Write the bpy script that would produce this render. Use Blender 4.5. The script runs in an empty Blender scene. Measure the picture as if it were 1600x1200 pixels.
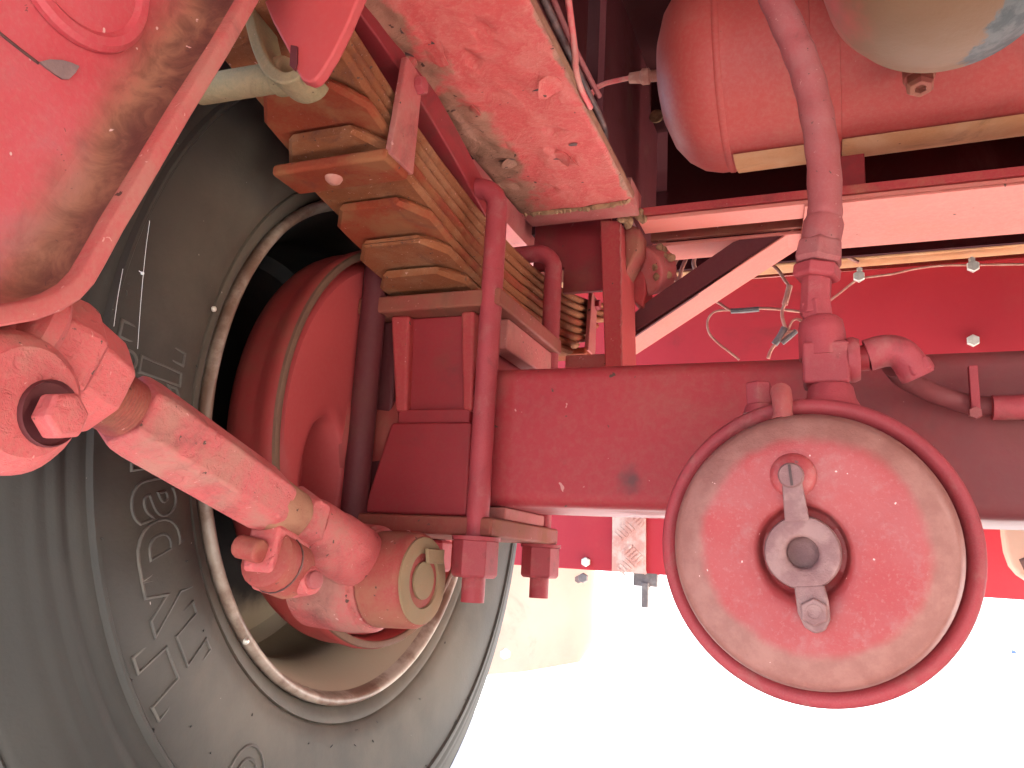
import bpy, bmesh, math, random
from mathutils import Vector, Matrix, Quaternion, noise as mnoise

random.seed(7)
SC = bpy.context.scene
COL = SC.collection
R = math.radians

# ---------------------------------------------------------------- camera, light, exposure
cd = bpy.data.cameras.new("camera")
cam = bpy.data.objects.new("camera", cd)
COL.objects.link(cam)
cam.matrix_world = Matrix([[0.930714, 0.028615, 0.364627, 0.0], [0.36167, -0.220459, -0.905865, 0.0], [0.054464, 0.974976, -0.215534, 0.368692], [0.0, 0.0, 0.0, 1.0]])
cd.sensor_fit = 'HORIZONTAL'
cd.sensor_width = 36.0
cd.lens = 36.0 * 1250.346 / 1600.0
cd.clip_start = 0.01
cd.clip_end = 2000
SC.camera = cam

SUN_EL, SUN_AZ = R(31), R(90)            # azimuth measured from +Y towards +X
w = bpy.data.worlds.new("World")
SC.world = w
w.use_nodes = True
wn = w.node_tree
sky = wn.nodes.new("ShaderNodeTexSky")
sky.sky_type = 'NISHITA'
sky.sun_disc = False
sky.sun_elevation = SUN_EL
sky.sun_rotation = SUN_AZ
sky.dust_density = 2.0
bg = wn.nodes["Background"]
bg.inputs[1].default_value = 0.15
wn.links.new(sky.outputs[0], bg.inputs[0])
sl = bpy.data.lights.new("sun", 'SUN')
sl.energy = 5.0
sl.angle = R(0.5)
sl.color = (1.0, 0.955, 0.91)
sun = bpy.data.objects.new("sun", sl)
COL.objects.link(sun)
sd = Vector((math.sin(SUN_AZ) * math.cos(SUN_EL), math.cos(SUN_AZ) * math.cos(SUN_EL), math.sin(SUN_EL)))
sun.rotation_euler = (-sd).to_track_quat('-Z', 'Y').to_euler()
sun.location = sd * 30

SC.view_settings.view_transform = 'Standard'
SC.view_settings.look = 'None'
SC.view_settings.gamma = 1.0
SC.view_settings.exposure = 3.0
SC.cycles.max_bounces = 10
SC.cycles.diffuse_bounces = 6
SC.cycles.glossy_bounces = 3
SC.cycles.use_denoising = True
SC.cycles.sample_clamp_indirect = 6.0
SC.cycles.caustics_reflective = False
SC.cycles.caustics_refractive = False

# ---------------------------------------------------------------- materials
class NT:
    def __init__(s, name):
        s.m = bpy.data.materials.new(name)
        s.m.use_nodes = True
        s.t = s.m.node_tree
        s.b = s.t.nodes["Principled BSDF"]
        s.tc = s.t.nodes.new("ShaderNodeTexCoord")
    def n(s, typ, **kw):
        nd = s.t.nodes.new(typ)
        for k, v in kw.items():
            setattr(nd, k, v)
        return nd
    def l(s, a, b):
        s.t.links.new(a, b)
    def noise(s, scale, detail=6, rough=0.6, vec=None, dist=0.0):
        nd = s.n("ShaderNodeTexNoise")
        nd.inputs['Scale'].default_value = scale
        nd.inputs['Detail'].default_value = detail
        nd.inputs['Roughness'].default_value = rough
        nd.inputs['Distortion'].default_value = dist
        s.l(vec if vec else s.tc.outputs['Object'], nd.inputs['Vector'])
        return nd.outputs['Fac']
    def ramp(s, fac, lo, hi, a=0.0, b=1.0):
        nd = s.n("ShaderNodeMapRange", interpolation_type='SMOOTHSTEP')
        nd.inputs[1].default_value = lo
        nd.inputs[2].default_value = hi
        nd.inputs[3].default_value = a
        nd.inputs[4].default_value = b
        s.l(fac, nd.inputs[0])
        return nd.outputs[0]
    def mix(s, fac, a, b):
        nd = s.n("ShaderNodeMix", data_type='RGBA')
        if isinstance(fac, float):
            nd.inputs[0].default_value = fac
        else:
            s.l(fac, nd.inputs[0])
        for k, v in ((6, a), (7, b)):
            if isinstance(v, tuple):
                nd.inputs[k].default_value = (*v, 1)
            else:
                s.l(v, nd.inputs[k])
        return nd.outputs[2]
    def math(s, op, a, b=None):
        nd = s.n("ShaderNodeMath", operation=op)
        for k, v in ((0, a), (1, b)):
            if v is None:
                continue
            if isinstance(v, (int, float)):
                nd.inputs[k].default_value = v
            else:
                s.l(v, nd.inputs[k])
        return nd.outputs[0]
    def bump(s, h, strength, dist, prev=None):
        nd = s.n("ShaderNodeBump")
        nd.inputs['Strength'].default_value = strength
        nd.inputs['Distance'].default_value = dist
        s.l(h, nd.inputs['Height'])
        if prev:
            s.l(prev, nd.inputs['Normal'])
        return nd.outputs[0]
    def done(s, col, rough, normal=None, metal=0.0, spec=0.5):
        if isinstance(col, tuple):
            s.b.inputs['Base Color'].default_value = (*col, 1)
        else:
            s.l(col, s.b.inputs['Base Color'])
        if isinstance(rough, float):
            s.b.inputs['Roughness'].default_value = rough
        else:
            s.l(rough, s.b.inputs['Roughness'])
        s.b.inputs['Metallic'].default_value = metal
        s.b.inputs['Specular IOR Level'].default_value = spec
        if normal:
            s.l(normal, s.b.inputs['Normal'])
        return s.m

RED = (0.50, 0.030, 0.034)
DEEP = (0.36, 0.014, 0.020)
DUST = (0.40, 0.20, 0.105)
PALE = (0.52, 0.22, 0.20)

def paint(name, red=RED, dust=DUST, lo=0.5, hi=0.75, amt=0.8, scale=14.0, rough=0.45, bump=0.25, chips=0.72, film=0.25, spec=0.25, grime=0.45):
    rough = max(rough, 0.55)
    """old red paint: a thin dust film everywhere, thicker dust in patches, chips and specks"""
    k_ = min(1.0, red[0] / .3)
    red = (red[0] * .76, red[1] * 1.0 + .009 * k_, red[2] * 1.05 + .008 * k_)
    dust = (dust[0] * .84, dust[1] * .86, dust[2] * .90)
    m = NT(name)
    big = m.noise(scale * 0.35, 4, 0.6, dist=0.4)
    mid = m.noise(scale, 9, 0.66, dist=0.3)
    fine = m.noise(scale * 22, 4, 0.7)
    base = m.mix(m.ramp(big, 0.35, 0.65, 0.0, 0.55), red, tuple(c * 0.72 for c in red))
    base = m.mix(m.math('MULTIPLY', m.ramp(fine, 0.35, 0.75), film), base, dust)
    base = m.mix(m.ramp(mid, lo, hi, 0.0, amt), base, dust)
    gr = m.noise(scale * 0.8, 8, 0.7, dist=0.8)
    base = m.mix(m.ramp(gr, 0.54, 0.74, 0.0, grime), base, (0.085, 0.034, 0.030))
    sp = m.noise(scale * 9, 3, 0.5)
    if chips < 1:
        base = m.mix(m.ramp(sp, chips, chips + 0.03), base, (0.09, 0.045, 0.035))
        sp2 = m.noise(scale * 13.7, 2, 0.5, dist=1.0)
        base = m.mix(m.ramp(sp2, chips + 0.02, chips + 0.05, 0.0, 0.6), base, (0.62, 0.33, 0.29))
    r = m.ramp(mid, lo, hi, rough, min(1.0, rough + 0.4))
    nb = m.bump(fine, bump * 0.5, 0.0012)
    nb = m.bump(mid, bump, 0.006, nb)
    if bump > 0.3:
        nb = m.bump(m.ramp(m.noise(scale * 5, 5, 0.62, dist=0.9), 0.56, 0.66, 1.0, 0.0), bump * 0.55, 0.0016, nb)
    return m.done(base, r, nb, spec=spec)

M = {}
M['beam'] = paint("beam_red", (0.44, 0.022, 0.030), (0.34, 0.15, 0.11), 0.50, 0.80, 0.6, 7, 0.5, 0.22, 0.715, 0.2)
_b = M['beam'].node_tree
_bc = _b.nodes["Principled BSDF"].inputs['Base Color'].links[0].from_socket
_tc = _b.nodes.new("ShaderNodeTexCoord")
_vd = _b.nodes.new("ShaderNodeVectorMath"); _vd.operation = 'DISTANCE'
_st = (-0.1837, 0.7860, 0.4543)
_vd.inputs[1].default_value = (_st[0] - .5, _st[1] - .861, _st[2] - .5)
_b.links.new(_tc.outputs['Object'], _vd.inputs[0])
_nz = _b.nodes.new("ShaderNodeTexNoise"); _nz.inputs['Scale'].default_value = 90
_b.links.new(_tc.outputs['Object'], _nz.inputs['Vector'])
_ad = _b.nodes.new("ShaderNodeMath"); _ad.operation = 'MULTIPLY_ADD'; _ad.inputs[1].default_value = .018
_b.links.new(_nz.outputs['Fac'], _ad.inputs[0]); _b.links.new(_vd.outputs['Value'], _ad.inputs[2])
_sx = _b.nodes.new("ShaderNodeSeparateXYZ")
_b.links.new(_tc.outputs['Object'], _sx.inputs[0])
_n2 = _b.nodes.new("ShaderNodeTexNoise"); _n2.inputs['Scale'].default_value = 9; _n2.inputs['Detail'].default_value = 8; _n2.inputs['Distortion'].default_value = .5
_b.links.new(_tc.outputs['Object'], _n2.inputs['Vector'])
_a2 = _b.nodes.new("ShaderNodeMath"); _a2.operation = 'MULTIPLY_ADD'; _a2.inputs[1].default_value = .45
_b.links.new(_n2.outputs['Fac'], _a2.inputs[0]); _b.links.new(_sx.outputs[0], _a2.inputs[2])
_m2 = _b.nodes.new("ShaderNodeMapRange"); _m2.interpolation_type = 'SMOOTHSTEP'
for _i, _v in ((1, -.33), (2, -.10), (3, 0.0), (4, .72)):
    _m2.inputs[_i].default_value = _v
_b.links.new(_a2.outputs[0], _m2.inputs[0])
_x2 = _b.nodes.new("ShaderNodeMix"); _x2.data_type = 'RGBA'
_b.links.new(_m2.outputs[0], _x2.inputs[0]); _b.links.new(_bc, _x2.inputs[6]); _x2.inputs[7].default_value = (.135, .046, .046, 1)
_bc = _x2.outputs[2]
_mr = _b.nodes.new("ShaderNodeMapRange"); _mr.interpolation_type = 'SMOOTHSTEP'
for _i, _v in ((1, .010), (2, .028), (3, .85), (4, 0.0)):
    _mr.inputs[_i].default_value = _v
_b.links.new(_ad.outputs[0], _mr.inputs[0])
_mx = _b.nodes.new("ShaderNodeMix"); _mx.data_type = 'RGBA'
_b.links.new(_mr.outputs[0], _mx.inputs[0]); _b.links.new(_bc, _mx.inputs[6]); _mx.inputs[7].default_value = (.10, .045, .045, 1)
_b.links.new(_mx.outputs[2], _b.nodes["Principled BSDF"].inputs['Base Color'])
M['red'] = paint("chassis_red", RED, DUST, 0.52, 0.75, 0.6, 14, 0.45, 0.25, 0.73, 0.18)
M['brace'] = paint("shaded_maroon", (0.14, 0.014, 0.018), (0.16, 0.07, 0.05), 0.5, 0.8, 0.5, 9, 0.6, 0.2, 0.76, 0.15)  # darker copy of the red, shade of the brace face and webs put into colour
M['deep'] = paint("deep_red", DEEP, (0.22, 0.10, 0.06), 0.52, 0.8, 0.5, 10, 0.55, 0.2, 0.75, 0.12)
M['dusty'] = paint("dusty_red", (0.40, 0.040, 0.034), (0.34, 0.15, 0.09), 0.40, 0.62, 0.7, 16, 0.6, 0.35, 0.70, 0.3)
M['grime'] = paint("grimy_red", (0.33, 0.038, 0.026), (0.26, 0.105, 0.060), 0.40, 0.64, 0.75, 14, 0.65, 0.35, 0.70, 0.3)
M['clean'] = paint("flat_clean_red", (0.60, 0.055, 0.055), (0.5, 0.2, 0.15), 0.6, 0.9, 0.3, 10, 0.55, 0.08, 0.78, 0.1, 0.3, 0.15)
M['tanface'] = paint("tan_face", (0.33, 0.165, 0.085), (0.36, 0.20, 0.11), 0.4, 0.7, 0.8, 20, 0.75, 0.3, 0.75, 0.3)
M['drumlip'] = paint("drum_lip", (0.20, 0.07, 0.045), (0.22, 0.12, 0.07), 0.4, 0.7, 0.8, 20, 0.75, 0.3, 0.8, 0.3)
M['pink'] = paint("pink_dusted_red", (0.58, 0.085, 0.078), (0.46, 0.22, 0.165), 0.44, 0.70, 0.6, 12, 0.6, 0.4, 0.70, 0.32)
M['tan'] = paint("caked_dust", (0.36, 0.085, 0.055), (0.37, 0.175, 0.105), 0.36, 0.56, 0.9, 18, 0.9, 0.5, 0.71, 0.45, 0.15)
M['rod'] = paint("blistered_pink", (0.66, 0.082, 0.080), (0.42, 0.19, 0.145), 0.50, 0.68, 0.8, 15, 0.6, 0.9, 0.70, 0.35, 0.35, 0.5)
M['leaf'] = paint("leaf_dust", (0.32, 0.062, 0.018), (0.32, 0.130, 0.062), 0.44, 0.64, 0.9, 26, 0.85, 0.5, 0.68, 0.4, 0.2, 0.6)
M['leafred'] = paint("leaf_red", (0.33, 0.030, 0.008), (0.30, 0.115, 0.048), 0.44, 0.64, 0.8, 18, 0.8, 0.4, 0.72, 0.25, 0.2)
M['pin'] = paint("brown_pin", (0.30, 0.17, 0.085), (0.40, 0.26, 0.14), 0.4, 0.7, 0.8, 25, 0.7, 0.4, 0.72, 0.5, 0.2)
M['drum'] = paint("drum_red", (0.42, 0.030, 0.028), (0.26, 0.115, 0.070), 0.48, 0.76, 0.65, 8, 0.55, 0.12, 0.78, 0.15)
M['panel'] = paint("panel_red", (0.62, 0.022, 0.035), (0.50, 0.13, 0.10), 0.55, 0.85, 0.4, 3.5, 0.35, 0.05, 0.80, 0.05)
M['tank'] = paint("tank_red", (0.62, 0.056, 0.046), (0.52, 0.24, 0.17), 0.50, 0.80, 0.45, 9, 0.50, 0.12, 0.75, 0.22, 0.4, 0.25)
M['pale'] = paint("pale_lit_pink", (0.80, 0.155, 0.115), (0.60, 0.28, 0.20), 0.5, 0.8, 0.5, 8, 0.6, 0.2, 0.74, 0.3, 0.3, 0.2)  # paler copy of the red, ground light on undersides put into colour
M['ochre'] = paint("ochre_tone", (0.84, 0.30, 0.13), (0.78, 0.44, 0.25), 0.4, 0.7, 0.8, 14, 0.7, 0.2, 0.75, 0.3)  # bright ochre; on the tank belly it paints the lit underside
M['hose'] = paint("hose_mauve", (0.42, 0.062, 0.062), (0.38, 0.155, 0.14), 0.44, 0.72, 0.6, 24, 0.6, 0.2, 0.70, 0.3)
M['bolt'] = paint("bolt_red", (0.46, 0.035, 0.045), (0.42, 0.20, 0.16), 0.5, 0.75, 0.5, 40, 0.4, 0.2, 0.75, 0.15)
M['void'] = paint("underfloor_red", (0.055, 0.004, 0.005), (0.05, 0.02, 0.015), 0.5, 0.8, 0.3, 6, 0.8, 0.2, 0.8, 0.04, 0.15)  # near-black base colour stands in for the shade under the floor
M['flap'] = paint("flap_peach", (0.82, 0.50, 0.40), (0.82, 0.60, 0.50), 0.4, 0.7, 0.7, 5, 0.6, 0.1, 0.8, 0.2)

def make_translucent(mt, k):
    nt = mt.node_tree
    p = nt.nodes["Principled BSDF"]
    out = nt.nodes["Material Output"]
    tr = nt.nodes.new("ShaderNodeBsdfTranslucent")
    nt.links.new(p.inputs['Base Color'].links[0].from_socket, tr.inputs['Color'])
    mx = nt.nodes.new("ShaderNodeMixShader")
    mx.inputs[0].default_value = k
    nt.links.new(p.outputs[0], mx.inputs[1])
    nt.links.new(tr.outputs[0], mx.inputs[2])
    nt.links.new(mx.outputs[0], out.inputs['Surface'])
make_translucent(M['flap'], 0.75)

def simple(name, col, col2, scale, rough, bump=0.2, metal=0.0, lo=0.4, hi=0.65):
    m = NT(name)
    f = m.noise(scale, 8, 0.65)
    g = m.noise(scale * 15, 3, 0.6)
    c = m.mix(m.ramp(f, lo, hi), col, col2)
    return m.done(c, rough, m.bump(g, bump, 0.001), metal)
M['letter'] = simple("dusty_letter", (0.085, 0.080, 0.073), (0.12, 0.108, 0.094), 30, 0.8)
M['grey'] = simple("bare_grey", (0.12, 0.10, 0.10), (0.20, 0.17, 0.165), 30, 0.6, 0.3)
M['black'] = simple("black_rubber", (0.015, 0.015, 0.016), (0.03, 0.028, 0.025), 20, 0.6)
M['zinc'] = simple("pale_zinc", (0.62, 0.58, 0.50), (0.75, 0.70, 0.62), 60, 0.4, 0.2, 0.3)
M['wire'] = simple("dusty_wire", (0.42, 0.16, 0.12), (0.52, 0.28, 0.21), 60, 0.7)
M['wirepink'] = simple("pink_cable", (0.62, 0.10, 0.10), (0.55, 0.22, 0.18), 40, 0.6)
M['cable'] = simple("dark_cable", (0.05, 0.02, 0.02), (0.14, 0.06, 0.05), 40, 0.6)
M['halfmoon'] = simple("worn_patch", (0.20, 0.13, 0.13), (0.30, 0.20, 0.195), 40, 0.6, 0.3)
M['web'] = simple("web_silk", (0.75, 0.75, 0.72), (0.85, 0.85, 0.82), 90, 0.5)
M['alu'] = simple("tread_plate", (0.60, 0.30, 0.24), (0.70, 0.50, 0.42), 30, 0.45, 0.1, 0.2)
M['rim'] = simple("rim_cream", (0.17, 0.10, 0.07), (0.40, 0.32, 0.26), 16, 0.4, 0.25)
M['lug'] = simple("dusty_lug", (0.20, 0.090, 0.088), (0.28, 0.150, 0.140), 60, 0.65, 0.5)
M['ground'] = simple("pale_dirt", (0.69, 0.66, 0.61), (0.76, 0.73, 0.68), 1.5, 0.9, 0.4)
M['mud'] = simple("mud", (0.20, 0.10, 0.05), (0.36, 0.19, 0.10), 60, 0.95, 0.6)
M['canister'] = None

def tyre_mat():
    m = NT("tyre_rubber")
    f = m.noise(5, 6, 0.6)
    g = m.noise(260, 3, 0.6)
    d = m.noise(22, 8, 0.7, dist=0.6)
    sep = m.n("ShaderNodeSeparateXYZ")
    m.l(m.tc.outputs['Object'], sep.inputs[0])
    r2 = m.math('ADD', m.math('POWER', sep.outputs[1], 2), m.math('POWER', sep.outputs[2], 2))
    r = m.math('SQRT', r2)
    # brown road dust is thickest on the inner half of the sidewall near the rim
    near = m.ramp(r, 0.31, 0.47, 1.0, 0.1)
    dust = m.math('MULTIPLY', near, m.ramp(f, 0.3, 0.7, 0.35, 1.0))
    c = m.mix(dust, (0.0135, 0.0132, 0.0125), (0.125, 0.103, 0.077))
    c = m.mix(m.ramp(d, 0.62, 0.8, 0, 0.5), c, (0.06, 0.057, 0.052))
    sp = m.noise(120, 2, 0.5)
    c = m.mix(m.ramp(sp, 0.77, 0.80), c, (0.35, 0.33, 0.30))
    nb = m.bump(g, 0.25, 0.0008)
    nb = m.bump(d, 0.15, 0.003, nb)
    return m.done(c, 0.62, nb, spec=0.4)
M['tyre'] = tyre_mat()

def barrel_mat():
    """black inner rim with its lowest part painted tan for the light and dust there"""
    m = NT("rim_barrel")
    n1 = m.noise(9, 6, 0.6)
    fine = m.noise(200, 3, 0.6)
    sep = m.n("ShaderNodeSeparateXYZ")
    m.l(m.tc.outputs['Object'], sep.inputs[0])
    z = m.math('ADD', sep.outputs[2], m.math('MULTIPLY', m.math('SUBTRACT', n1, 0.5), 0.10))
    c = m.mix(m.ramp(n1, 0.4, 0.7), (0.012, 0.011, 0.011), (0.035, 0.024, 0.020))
    c = m.mix(m.ramp(z, -0.215, -0.165, 0.95, 0.0), c, (0.46, 0.37, 0.27))  # lit lower part painted tan together with its dust
    return m.done(c, 0.6, m.bump(fine, 0.2, 0.001), spec=0.3)
M['barrel'] = barrel_mat()

def flange_mat():
    """underside of the rail: red paint, tan caked mud creeping in from the outer edge, flaked holes"""
    m = NT("rail_flange")
    sep = m.n("ShaderNodeSeparateXYZ")
    m.l(m.tc.outputs['Object'], sep.inputs[0])
    big = m.noise(7, 6, 0.6, dist=0.6)
    mid = m.noise(26, 8, 0.7, dist=0.8)
    fine = m.noise(190, 4, 0.7)
    edge = m.ramp(sep.outputs[0], -0.085, 0.035, 0.62, 0.0)      # object x: rail centre = 0
    far = m.ramp(sep.outputs[0], 0.066, 0.080, 0.0, 0.5)
    k = m.math('ADD', m.math('ADD', edge, far), m.math('MULTIPLY', m.math('SUBTRACT', big, 0.5), 1.5))
    k = m.math('ADD', k, m.math('MULTIPLY', m.math('SUBTRACT', mid, 0.5), 0.5))
    mask = m.ramp(k, 0.30, 0.46)
    red = m.mix(m.ramp(mid, 0.4, 0.65, 0, 0.7), (0.50, 0.070, 0.064), (0.52, 0.140, 0.115))
    red = m.mix(m.ramp(fine, 0.45, 0.75, 0, 0.25), red, (0.6, 0.3, 0.24))
    tan = m.mix(m.ramp(mid, 0.35, 0.62), (0.22, 0.100, 0.062), (0.36, 0.155, 0.105))
    tan = m.mix(m.ramp(fine, 0.62, 0.72, 0, 0.7), tan, (0.10, 0.05, 0.03))
    c = m.mix(mask, red, tan)
    sp = m.noise(85, 3, 0.5)
    sp = m.math('ADD', sp, m.math('MULTIPLY', mask, 0.035))
    c = m.mix(m.ramp(sp, 0.70, 0.73), c, (0.08, 0.028, 0.02))
    nb = m.bump(fine, 0.5, 0.0015)
    nb = m.bump(mid, 0.5, 0.006, nb)
    return m.done(c, 0.65, nb, spec=0.3)
M['flange'] = flange_mat()

def shell_mat():
    """brake chamber cover: dusty bevel band outside, cleaner red disc inside"""
    m = NT("chamber_cover")
    sep = m.n("ShaderNodeSeparateXYZ")
    m.l(m.tc.outputs['Object'], sep.inputs[0])
    r = m.math('SQRT', m.math('ADD', m.math('POWER', sep.outputs[0], 2), m.math('POWER', sep.outputs[2], 2)))
    n1 = m.noise(22, 7, 0.6)
    n2 = m.noise(60, 6, 0.7)
    fine = m.noise(420, 3, 0.7)
    rr = m.math('ADD', r, m.math('MULTIPLY', m.math('SUBTRACT', n1, 0.5), 0.014))
    band = m.ramp(rr, 0.0635, 0.0725)
    c = m.mix(m.ramp(n1, 0.35, 0.65), (0.33, 0.037, 0.039), (0.335, 0.062, 0.062))
    c = m.mix(m.ramp(n2, 0.50, 0.72, 0, 0.6), c, (0.33, 0.125, 0.115))
    c = m.mix(m.ramp(fine, 0.52, 0.75, 0, 0.30), c, (0.42, 0.19, 0.165))
    bc = m.mix(m.ramp(n2, 0.35, 0.65), (0.235, 0.095, 0.076), (0.30, 0.130, 0.106))
    c = m.mix(m.math('MULTIPLY', band, 0.92), c, bc)
    sp = m.noise(240, 2, 0.5)
    c = m.mix(m.ramp(sp, 0.755, 0.775), c, (0.75, 0.45, 0.42))
    sp2 = m.noise(70, 2, 0.5)
    c = m.mix(m.ramp(sp2, 0.76, 0.78, 0, 0.8), c, (0.16, 0.08, 0.08))
    nb = m.bump(fine, 0.25, 0.0006)
    nb = m.bump(n2, 0.30, 0.0025, nb)
    return m.done(c, 0.5, nb, spec=0.4)
M['shell'] = shell_mat()

def canister_mat():
    m = NT("canister_dusty")
    sep = m.n("ShaderNodeSeparateXYZ")
    m.l(m.tc.outputs['Object'], sep.inputs[0])
    n1 = m.noise(16, 7, 0.6)
    n2 = m.noise(70, 5, 0.6)
    x = m.math('ADD', sep.outputs[0], m.math('MULTIPLY', m.math('SUBTRACT', n1, 0.5), 0.12))
    c = m.mix(m.ramp(x, -0.125, -0.055), (0.44, 0.07, 0.062), (0.17, 0.088, 0.048))
    y = m.math('ADD', m.math('ADD', sep.outputs[0], m.math('MULTIPLY', sep.outputs[2], -0.6)), m.math('MULTIPLY', m.math('SUBTRACT', n1, 0.5), 0.10))
    c = m.mix(m.ramp(y, 0.075, 0.080), c, m.mix(m.ramp(n2, 0.4, 0.6), (0.050, 0.055, 0.057), (0.100, 0.100, 0.098)))
    nb = m.bump(n2, 0.4, 0.002)
    return m.done(c, 0.6, nb, spec=0.3)
M['canister'] = canister_mat()

def hanger_mat():
    """pink red plate with brown dirt along the straight rim and shade painted into its crease"""
    m = NT("hanger_red")
    n1 = m.noise(9, 7, 0.62, dist=0.4)
    n2 = m.noise(38, 7, 0.68, dist=0.6)
    fine = m.noise(260, 4, 0.7)
    base = m.mix(m.ramp(n1, 0.35, 0.65), (0.48, 0.056, 0.072), (0.51, 0.088, 0.106))
    base = m.mix(m.ramp(n1, 0.56, 0.74, 0, 0.75), base, (0.33, 0.15, 0.16))
    base = m.mix(m.ramp(fine, 0.4, 0.75, 0, 0.25), base, (0.45, 0.2, 0.18))
    dt = m.n("ShaderNodeVectorMath", operation='DOT_PRODUCT')
    m.l(m.tc.outputs['Object'], dt.inputs[0])
    a = Vector((-0.3600, 0.3827, 0.7374)); b = Vector((-0.3600, 0.2941, 0.5003))
    e = (b - a).normalized()
    nn = Vector((0, -e.z, e.y))
    if nn.dot(Vector((0, .22, .6)) - a) < 0:
        nn = -nn
    loc = Vector((-.37, .28, .62))
    dt.inputs[1].default_value = nn
    off = nn.dot(a - loc)
    d = m.math('SUBTRACT', dt.outputs['Value'], off)
    dn = m.math('ADD', d, m.math('MULTIPLY', m.math('SUBTRACT', n2, 0.5), 0.022))
    dn = m.math('ADD', dn, m.math('MULTIPLY', m.math('SUBTRACT', n1, 0.5), 0.022))
    tan = m.mix(m.ramp(n2, 0.35, 0.65), (0.15, 0.070, 0.042), (0.27, 0.135, 0.080))
    c = m.mix(m.ramp(dn, 0.016, 0.046, 0.92, 0.0), base, tan)
    c = m.mix(m.ramp(dn, 0.006, 0.022, 0.85, 0.0), c, (0.085, 0.030, 0.028))  # dark shade of the rim painted along the crease
    sp = m.noise(110, 2, 0.5)
    c = m.mix(m.ramp(sp, 0.74, 0.76), c, (0.62, 0.40, 0.38))
    sp2 = m.noise(60, 3, 0.5, dist=2.0)
    c = m.mix(m.ramp(sp2, 0.71, 0.73, 0, 0.8), c, (0.10, 0.04, 0.04))
    nb = m.bump(fine, 0.2, 0.001)
    nb = m.bump(n2, 0.2, 0.003, nb)
    return m.done(c, 0.5, nb, spec=0.4)
M['hanger'] = hanger_mat()

# ---------------------------------------------------------------- mesh helpers
class B:
    """collects vertices and faces in world coordinates"""
    def __init__(s):
        s.v = []
        s.f = []
    def add(s, vs, fs):
        o = len(s.v)
        s.v += [Vector(p) for p in vs]
        s.f += [tuple(i + o for i in f) for f in fs]
        return s
    def box(s, x0, x1, y0, y1, z0, z1):
        vs = [(x, y, z) for x in (x0, x1) for y in (y0, y1) for z in (z0, z1)]
        return s.add(vs, [(0, 1, 3, 2), (4, 6, 7, 5), (0, 4, 5, 1), (2, 3, 7, 6), (0, 2, 6, 4), (1, 5, 7, 3)])
    def prism(s, pts, off):
        pts = [Vector(p) for p in pts]
        off = Vector(off)
        n = len(pts)
        fs = [tuple(range(n)), tuple(range(2 * n - 1, n - 1, -1))]
        fs += [(i, i + n, (i + 1) % n + n, (i + 1) % n) for i in range(n)]
        return s.add(pts + [p + off for p in pts], fs)
    def lathe(s, prof, org, axis, seg=48, a0=0.0, a1=2 * math.pi, caps=True, ref=None):
        """prof: (distance along axis, radius)"""
        axis = Vector(axis).normalized()
        org = Vector(org)
        ref = Vector(ref) if ref else (Vector((0, 0, 1)) if abs(axis.z) < 0.9 else Vector((0, 1, 0)))
        u = (ref - axis * ref.dot(axis)).normalized()
        w_ = axis.cross(u)
        full = abs(a1 - a0 - 2 * math.pi) < 1e-6
        ns = seg if full else seg + 1
        vs, fs = [], []
        for a, r in prof:
            for k in range(ns):
                t = a0 + (a1 - a0) * k / seg
                vs.append(org + axis * a + (u * math.cos(t) + w_ * math.sin(t)) * r)
        for i in range(len(prof) - 1):
            for k in range(seg):
                k2 = (k + 1) % ns
                fs.append((i * ns + k, i * ns + k2, (i + 1) * ns + k2, (i + 1) * ns + k))
        if caps:
            if prof[0][1] > 1e-6:
                fs.append(tuple(range(ns - 1, -1, -1)))
            if prof[-1][1] > 1e-6:
                fs.append(tuple((len(prof) - 1) * ns + k for k in range(ns)))
        return s.add(vs, fs)
    def cyl(s, a, b, r, seg=24, r2=None, ref=None):
        a, b = Vector(a), Vector(b)
        return s.lathe([(0, r), ((b - a).length, r if r2 is None else r2)], a, b - a, seg, ref=ref)
    def tube(s, path, r, seg=12, caps=True, smooth=6):
        pts = catmull(path, smooth) if smooth else [Vector(p) for p in path]
        rs = r if callable(r) else (lambda t: r)
        n = len(pts)
        t0 = (pts[1] - pts[0]).normalized()
        u = t0.orthogonal().normalized()
        vs, fs = [], []
        for i, p in enumerate(pts):
            t = (pts[min(i + 1, n - 1)] - pts[max(i - 1, 0)]).normalized()
            u = (u - t * u.dot(t)).normalized()
            w_ = t.cross(u)
            rad = rs(i / (n - 1))
            for k in range(seg):
                a = 2 * math.pi * k / seg
                vs.append(p + (u * math.cos(a) + w_ * math.sin(a)) * rad)
        for i in range(n - 1):
            for k in range(seg):
                k2 = (k + 1) % seg
                fs.append((i * seg + k, i * seg + k2, (i + 1) * seg + k2, (i + 1) * seg + k))
        if caps:
            fs.append(tuple(range(seg - 1, -1, -1)))
            fs.append(tuple((n - 1) * seg + k for k in range(seg)))
        return s.add(vs, fs)
    def band(s, path, wdir, width, thick):
        """flat strip swept along a path, width along wdir"""
        pts = [Vector(p) for p in path]
        wd = Vector(wdir).normalized()
        n = len(pts)
        vs, fs = [], []
        for i, p in enumerate(pts):
            t = (pts[min(i + 1, n - 1)] - pts[max(i - 1, 0)]).normalized()
            nn = t.cross(wd).normalized()
            for a, b in ((-.5, -.5), (.5, -.5), (.5, .5), (-.5, .5)):
                vs.append(p + wd * (a * width) + nn * (b * thick))
        for i in range(n - 1):
            for k in range(4):
                fs.append((i * 4 + k, i * 4 + (k + 1) % 4, (i + 1) * 4 + (k + 1) % 4, (i + 1) * 4 + k))
        fs += [(3, 2, 1, 0), tuple((n - 1) * 4 + k for k in range(4))]
        return s.add(vs, fs)

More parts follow.
